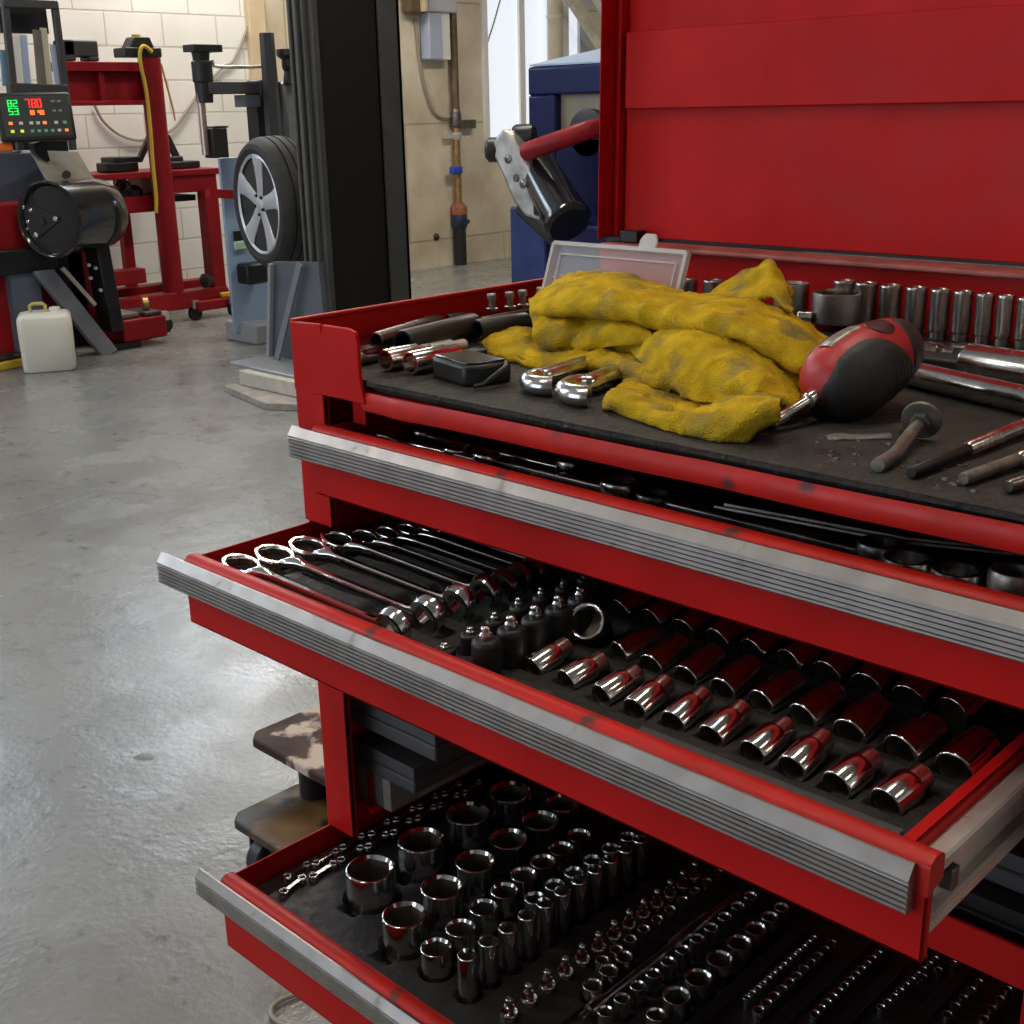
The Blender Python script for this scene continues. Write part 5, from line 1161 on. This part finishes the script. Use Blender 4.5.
m = MB(); m.lathe(wc + nrm * -.006, -nrm, [(0, .022), (.004, .03), (.012, .055), (.04, .06)], 30); m.build('hub_cap', ALLOY, whl)
for k in range(5):
    th = math.radians(54 + 72 * k + 8); c_ = wc + (rt * math.cos(th) + up2 * math.sin(th)) * .048 - nrm * .004
    m = MB(); m.lathe(c_, -nrm, [(0, .007), (.01, .008)], 10); m.build('lug_hole', BLACK, whl)
m = MB(); m.lathe(wc - nrm * .12, -nrm, [(0, .05), (.06, .05), (.07, .11), (.1, .11), (.101, .06), (.34, .06)], 24); m.build('clamp_shaft', DKGREY, whl)

# ================================================================== LIFT COLUMN
CX, CY = -4.41, 3.42
xl = ony(CY, 310, 310).x; yr = onx(CX, 412, 300).y; yi0 = CY + .03; yi1 = onx(CX, 386, 150).y
lc = thing('lift_column', ((xl + CX) / 2, (CY + yr) / 2, 0), 'black vehicle lift column with an open channel face, standing behind the tool chest', 'lift column')
m = MB(); m.box((xl, CY, 0), (CX, CY + .03, CEIL)); m.box((xl, CY, 0), (xl + .02, yr, CEIL)); m.box((xl, yr - .02, 0), (CX, yr, CEIL)); m.box((CX - .02, yi1, 0), (CX, yr, CEIL))
m.build('column_channel', mat('charcoal_channel', (.06, .059, .057), .42, var=.2, vscale=5), lc, bevel=.003)
m = MB()
w_ = CX - xl
for f0, f1, dd in ((.02, .12, .018), (.30, .46, .022), (.72, .80, .026)): m.box((xl + w_ * f0, CY - dd, .2), (xl + w_ * f1, CY, CEIL))
m.build('column_rib', mat('lighter_charcoal', (.085, .082, .076), .42, var=.25, vscale=5), lc, bevel=.006)  # ribs slightly lighter than the channel
m = MB(); m.box((xl + .02, CY + .03, .1), (CX - .03, yi1, CEIL)); m.build('channel_shade', mat('channel_shade_black', (.004, .004, .004), .9), lc)  # near-black block paints the dark hollow of the open channel
gp = [ony(CY - .03, 271, 262), ony(CY - .03, 300, 262), ony(CY - .03, 318, 262), ony(CY - .03, 330, 380), ony(CY - .03, 270, 376)]
m = MB(); m.add(gp + [v + V((0, .03, 0)) for v in gp], [(0, 1, 2, 3, 4), (9, 8, 7, 6, 5)] + [(i, i + 5, (i + 1) % 5 + 5, (i + 1) % 5) for i in range(5)]); m.build('gusset_plate', mat('slate_plate', (.10, .11, .13), .35, var=.2, vscale=6), lc)
m = MB(); m.bar(ony(CY - .06, 300, 264), ony(CY - .08, 272, 380), .035, .012, up=V((0, 1, 0))); m.build('gusset_edge', mat('slate_edge', (.22, .24, .28), .35, .4), lc)
m = MB(); m.bar(ony(CY - .05, 271, 264), ony(CY - .05, 269, 377), .02, .02, up=V((0, 1, 0))); m.build('gusset_edge', mat('pale_edge', (.34, .36, .38), .35, .4), lc)
m = MB(); m.box((xl - .32, CY - .25, .10), (CX + .1, yr, .112)); m.build('base_plate', mat('steel_plate', (.36, .37, .39), .35, .5), lc, bevel=.003)
m = MB(); m.prism([(-4.79, 3.08), (-4.34, 2.985), (-4.12, 3.12), (-4.12, 3.42), (-4.72, 3.42)], Matrix.Identity(4), .03); tag(m.build('wooden_plank', PLANK, bevel=.003), 'weathered grey plank on the floor under the lift column foot', 'plank')
m = MB(); m.box((-4.74, 3.13, .0302), (-4.20, 3.40, .098)); tag(m.build('concrete_block', mat('pale_concrete', (.48, .44, .38), .75, var=.15, vscale=20), bevel=.006), 'pale concrete packing block on the plank under the column foot', 'block')

# ================================================================== WALL FITTINGS behind the column
def Wp(x, y, X=WX + .06): return onx(X, x, y)
root = thing('wall_pipe', Wp(456, 150), 'brown vertical pipe with valve and black lower sleeve on the cream wall', 'pipe')
yq = Wp(454, 60).y
def pz_(y): return Wp(455, y).z
m = MB(); m.cyl((WX + .06, yq, pz_(112)), (WX + .06, yq, 3.4), .032, n=16); m.build('upper_pipe', PIPE, root)
m = MB(); m.cyl((WX + .06, yq, pz_(205)), (WX + .06, yq, pz_(112)), .028, n=16); m.build('brass_section', BRASS, root)
m = MB(); m.lathe((WX + .06, yq, pz_(128)), (0, 0, 1), [(0, .03), (.02, .045), (.10, .045), (.14, .034)], 16); m.box((WX + .05, yq + .03, pz_(129)), (WX + .08, yq + .20, pz_(120))); m.build('pipe_clamp', DARKSTEEL, root)
m = MB(); m.lathe((WX + .06, yq, pz_(140)), (0, 0, 1), [(0, .03), (.02, .042), (.05, .042), (.06, .03)], 16); m.bar((WX + .06, yq - .12, pz_(136)), (WX + .06, yq, pz_(136)), .03, .035); m.build('tee_fitting', STEEL, root)
m = MB(); m.bar((WX + .10, yq - .11, pz_(170)), (WX + .10, yq + .0, pz_(170)), .05, .06); plabel(m.build('valve_handle', mat('blue_valve', (.03, .07, .45), .4), root, bevel=.012), 'blue valve handle')
m = MB(); m.lathe((WX + .06, yq, pz_(215)), (0, 0, 1), [(0, .065), (.05, .07), (.07, .06), (.09, .04)], 18); m.build('reducer', mat('rust_brown', (.26, .09, .04), .6, var=.3, vscale=30), root)
m = MB(); m.lathe((WX + .06, yq, pz_(229)), (0, 0, 1), [(0, .055), (.02, .066), (.11, .066), (.12, .06)], 18); m.box((WX + .12, yq - .05, pz_(224)), (WX + .13, yq + .05, pz_(220))); m.build('coupling', mat('navy_coupling', (.02, .03, .07), .5), root)
m = MB(); m.cyl((WX + .06, yq, 0), (WX + .06, yq, pz_(229)), .052, n=16); m.build('lower_sleeve', BLACKPL, root)
root = thing('filter_unit', Wp(434, 30), 'pale blue and white wall filter bowl unit left of the brown pipe', 'filter')
m = MB(); m.box((WX + .013, Wp(424, 40).y, Wp(434, 60).z), (WX + .12, Wp(437, 40).y, Wp(434, 12).z)); m.build('filter_bowl', mat('pale_blue_bowl', (.42, .47, .62), .35), root, bevel=.01)
m = MB(); m.box((WX + .013, Wp(437, 40).y, Wp(434, 60).z), (WX + .11, Wp(446, 40).y, Wp(434, 12).z)); m.build('filter_plate', WHITE, root, bevel=.006)
m = MB(); m.box((WX + .013, Wp(422, 10).y, Wp(434, 13).z), (WX + .14, Wp(450, 10).y, Wp(434, -40).z)); m.build('filter_head', mat('grey_filter_head', (.45, .47, .52), .35), root, bevel=.01)
root = thing('regulator', Wp(413, 5), 'small brassy regulator on the wall beside the filter unit', 'regulator')
m = MB(); m.box((WX + .013, Wp(405, 8).y, Wp(412, 14).z), (WX + .12, Wp(421, 8).y, Wp(412, -20).z)); m.build('regulator_body', mat('dark_brass', (.16, .12, .07), .45, .4), root, bevel=.02)
m = MB(); m.cyl((WX + .14, Wp(417, 8).y, Wp(412, 12).z), (WX + .14, Wp(417, 8).y, Wp(412, -10).z), .03, n=14); m.build('regulator_knob', mat('cream_knob', (.5, .44, .26), .5), root)
m = MB(); X3 = WX + .03
m.tube(catmull([onx(X3, 416, 19), onx(X3, 417, 34), onx(X3, 420, 62), onx(X3, 426, 92), onx(X3, 434, 112), onx(X3, 444, 118), onx(X3, 452, 116)], 6), .011, 8); tag(m.build('pilot_line', CABLE), 'thin line curving from the regulator down to the pipe fitting', 'tube')
m = MB(); m.lathe(onx(WX + .012, 436, 237), (1, 0, 0), [(0, .03), (.02, .02), (.03, .008)], 12); tag(m.build('wall_anchor', BLACKPL), 'small black anchor stub low on the cream wall', 'anchor')
root = thing('vertical_duct', onx(WX + .12, 554, 30), 'cream vertical duct pipe right of the bright window', 'pipe')
yd = onx(WX + .13, 555, 30).y; m = MB(); m.cyl((WX + .13, yd, 0), (WX + .13, yd, CEIL), .065, n=18); m.build('duct_tube', mat('cream_duct', (.50, .44, .33), .5, var=.15, vscale=6), root)
m = MB(); m.cyl((WX + .13, yd, onx(WX + .13, 554, 18).z), (WX + .13, yd, onx(WX + .13, 554, 15).z), .072, n=18); m.build('duct_collar', mat('cream_collar', (.55, .5, .4), .5), root)
ye = onx(WX + .03, 563, 30).y; m = MB(); m.box((WX + .013, ye - .04, .5), (WX + .06, ye + .04, CEIL)); struct(m.build('trim_2', WHITE))
ye = onx(WX + .03, 582, 30).y; m = MB(); m.box((WX + .013, ye - .05, .5), (WX + .05, ye + .07, CEIL)); struct(m.build('trim_3', mat('pale_strip', (.55, .57, .62), .5)))
m = MB(); m.bar(onx(WX + .25, 566, -10), onx(WX + .25, 606, 52), .06, .10, up=V((1, 0, 0))); m.bar(onx(WX + .32, 560, -12), onx(WX + .32, 592, 36), .02, .03, up=V((1, 0, 0))); tag(m.build('roof_brace', mat('cream_steel', (.62, .55, .42), .45, var=.2, vscale=8), bevel=.004), 'cream diagonal steel brace above the blue machine', 'brace')
m = MB(); m.tube([onx(WX + .35, 594, -4), onx(WX + .35, 603, 12)], .03, 10); tag(m.build('roof_brace', mat('white_tube', (.7, .68, .62), .4)), 'thin white brace tube at the upper edge beside the lid', 'brace')
m = MB(); m.tube([onx(WX + .02, 500, 0), onx(WX + .02, 493, 25), onx(WX + .02, 483, 55)], .008, 6); tag(m.build('pane_cord', CABLE), 'thin dark cord hanging across the bright window', 'cord')

# ================================================================== BLUE MACHINE
YB_ = 3.45
def B(x, y, Y=YB_): return ony(Y, x, y)
bm_ = thing('blue_machine', (B(580, 200).x, YB_ + .3, 0), 'tall dark blue workshop machine cabinet behind the tool chest lid', 'machine')
x0 = B(528, 100).x; x1 = B(690, 100).x; zt_ = B(560, 66).z
m = MB(); Mx = Matrix(((0, 0, 1, x0), (1, 0, 0, 0), (0, 1, 0, 0), (0, 0, 0, 1)))
# shell with a recessed front window, built from four front members
xa = B(555, 110).x; za = B(580, 94).z; zc_ = B(580, 137).z; zq = B(570, 52, YB_ + .45).z
m.prism([(YB_ + .04, 0), (YB_ + .75, 0), (YB_ + .75, zq), (YB_ + .45, zq), (YB_, zt_), (YB_, za), (YB_ + .04, za)], Mx, x1 - x0)
m.box((x0, YB_, 0), (xa, YB_ + .05, za)); m.box((xa, YB_, 0), (x1, YB_ + .05, zc_)); m.build('machine_shell', BLUE, bm_, bevel=.008)
m = MB(); m.prism([(YB_ + .01, zt_ + .004), (YB_ + .45, zq + .004), (YB_ + .45, zq + .010), (YB_ + .01, zt_ + .010)], Mx, x1 - x0); m.build('machine_top', PALEBLUE, bm_)
m = MB(); m.box((xa, YB_ + .032, zc_), (x1, YB_ + .038, za)); m.build('front_panel', mat('tan_panel', (.34, .29, .21), .55, var=.15, vscale=6), bm_)
m = MB(); c_ = B(592, 134, YB_ + .03); m.lathe(c_, (0, -1, 0), [(0, .085), (.028, .085), (.03, .075)], 28); m.build('dial_ring', BLACK, bm_)
m = MB(); m.lathe(B(558.5, 97, YB_ + .032), (0, -1, 0), [(0, .012), (.008, .01)], 12); m.build('panel_screw', BLACK, bm_)
xb = B(519, 240).x; m = MB(); m.box((xb, YB_ - .05, 0), (x0 + .12, YB_ + .5, B(515, 205).z)); m.build('base_wing', mat('worn_blue', (.03, .045, .15), .45, var=.3, vscale=10, spec=.3), bm_, bevel=.01)
m = MB(); m.box((B(536, 240).x, YB_ - .03, .05), (B(640, 240).x, YB_ - .0, B(570, 224).z)); m.build('lower_door', mat('deep_blue', (.012, .02, .10), .3, spec=.4), bm_, bevel=.01)
# red arm with aluminium bracket and black motor
YA = 3.18
def Q(x, y, Y=YA): return ony(Y, x, y)
ar = thing('grinder_arm', (Q(560, 190).x, YA, Q(560, 190).z), 'red curved arm holding an aluminium bracket and black motor in front of the blue machine', 'machine arm')
m = MB(); m.tube(catmull([Q(526, 152), Q(540, 147), Q(560, 140, YA + .02), (Q(585, 131, YA + .06)), Q(606, 127, YA + .14), Q(640, 124, YB_)], 6), .031, 16); m.build('arm_tube', REDMACH, ar)
bk = [Q(x, y) for x, y in ((490, 150), (492, 142), (501, 129), (507, 131), (518, 148), (528, 166), (534, 180), (545, 193), (549, 205), (546, 217), (536, 220), (524, 216), (513, 202), (503, 178))]
m = MB(); n_ = len(bk); m.add(bk + [v + V((0, .07, 0)) for v in bk], [tuple(range(n_)), tuple(range(2 * n_ - 1, n_ - 1, -1))] + [(i, i + n_, (i + 1) % n_ + n_, (i + 1) % n_) for i in range(n_)]); m.build('alloy_bracket', mat('cast_aluminium', (.50, .48, .46), .38, .8, var=.35, vscale=18), ar, bevel=.012)
for x, y, r in ((507, 159, .016), (515, 178, .014), (522, 184, .016)):
    m = MB(); m.lathe(Q(x, y, YA - .006), (0, 1, 0), [(0, r * .7), (.003, r), (.01, r)], 10); m.build('bracket_bolt', DARKSTEEL, ar)
m = MB(); m.lathe(Q(486, 150, YA + .01), (.8, .55, 0), [(0, .030), (.012, .042), (.05, .042), (.06, .03)], 20); m.build('pivot_knob', BLACKPL, ar)
m = MB(); m.lathe(Q(513, 137, YA + .06), (.8, .55, 0), [(0, .035), (.012, .042), (.07, .042), (.08, .03)], 20); m.build('pivot_cap', BLACK, ar)
m = MB(); m.lathe(Q(538, 168, YA + .08), Q(571, 228, YA + .0) - Q(538, 168, YA + .08), [(0, .055), (.01, .068), (.255, .080), (.262, .084), (.275, .084), (.285, .07)], 30); m.build('motor_can', BLACKGLOSS, ar)
m = MB(); m.box((Q(532, 196, YA - .02).x - .0, YA - .02, Q(540, 216).z), (Q(549, 196, YA - .02).x, YA + .0, Q(540, 198).z)); m.build('bracket_socket', BLACK, ar, bevel=.01)
m = MB(); m.bar(Q(522, 205, YA + .12), Q(560, 240, YA + .10), .06, .06); m.build('motor_mount', BLACKPL, ar, bevel=.015)

# ================================================================== DOLLY beside the chest and floor cord
dl_ = thing('dolly', (-1.45, 1.25, 0), 'two-tier stained wooden dolly on casters beside the left side of the chest', 'dolly')
def slab(lo, hi, z0, z1, rc=.02):
    m = MB(); x0, y0 = lo; x1, y1 = hi
    m.prism([(x0 + rc, y0), (x1, y0), (x1, y1), (x0, y1), (x0, y0 + rc)], Matrix.Translation((0, 0, z0)), z1 - z0); return m
slab((-1.66, 1.045), (-1.02, 1.50), .172, .19).build('upper_board', WOOD, dl_, bevel=.004)
slab((-1.580, .945), (-1.02, 1.50), .094, .11).build('lower_board', WOOD2, dl_, bevel=.004)
for i, (x, y) in enumerate(((-1.53, 1.085), (-1.1, 1.44))):
    m = MB(); m.cyl((x, y, .11), (x, y, .173), .024, n=16); m.build('spacer_post', BLACK, dl_)
m = MB(); m.cyl((-1.60, 1.075, .158), (-1.60, 1.075, .173), .006, n=10); m.build('bolt_end', BLACK, dl_)
for x, y in ((-1.53, .985), (-1.1, .99), (-1.5, 1.44), (-1.1, 1.44)):
    m = MB(); m.box((x - .025, y - .02, .076), (x + .025, y + .02, .094)); m.box((x - .03, y - .015, .03), (x - .027, y + .015, .08)); m.box((x + .027, y - .015, .03), (x + .03, y + .015, .08)); cs = m.build('caster', DARKSTEEL, dl_)
    m = MB(); m.cyl((x - .016, y, .036), (x + .016, y, .036), .036, n=24); m.build('caster_wheel', BLACKPL, cs, bevel=.005)
m = MB(); m.tube(catmull([onz(.006, 345, 975), onz(.006, 318, 985), onz(.006, 296, 994), onz(.006, 281, 1000), onz(.006, 272, 1008), onz(.006, 272, 1016), onz(.006, 279, 1022), onz(.006, 295, 1030), onz(.006, 330, 1040)], 6), .0035, 8); tag(m.build('floor_cord', CABLE), 'thin beige cord looping on the floor at the bottom edge beside the lower drawer', 'cord')
# control joint in the floor slab
m = MB()
for pa, pb in (((-60, 545), (95, 490)), ((-40, 468), (95, 490)), ((95, 490), (165, 496))): m.bar(onz(.0003, *pa), onz(.0003, *pb), .012 if pa[0] < 0 and pa[1] > 500 else .006, .0004)
struct(m.build('floor_joint', mat('joint_dark', (.13, .125, .115), .5)))
for px, py, r in ((10, 486, .05), (145, 757, .017), (85, 786, .006), (52, 780, .007), (262, 604 - 20, .012)):
    p = onz(.0004, px, py); m = MB(); m.lathe((p.x, p.y, .0002), (0, 0, 1), [(0, r), (.0003, r * .9)], 18, rf=lambda k, th, rr_: rr_ * (1 + .3 * math.sin(2 * th + px) + .15 * math.sin(5 * th))); struct(m.build('floor_stain', mat('floor_stain', (.13, .12, .105), .4)))

# ================================================================== VIEW
w = bpy.data.worlds.new('world'); scn.world = w; w.use_nodes = True
w.node_tree.nodes['Background'].inputs['Color'].default_value = (.5, .6, .75, 1); w.node_tree.nodes['Background'].inputs['Strength'].default_value = .15
vs_ = scn.view_settings; vs_.view_transform = 'Standard'; vs_.look = 'None'; vs_.gamma = 1; vs_.exposure = EXPO
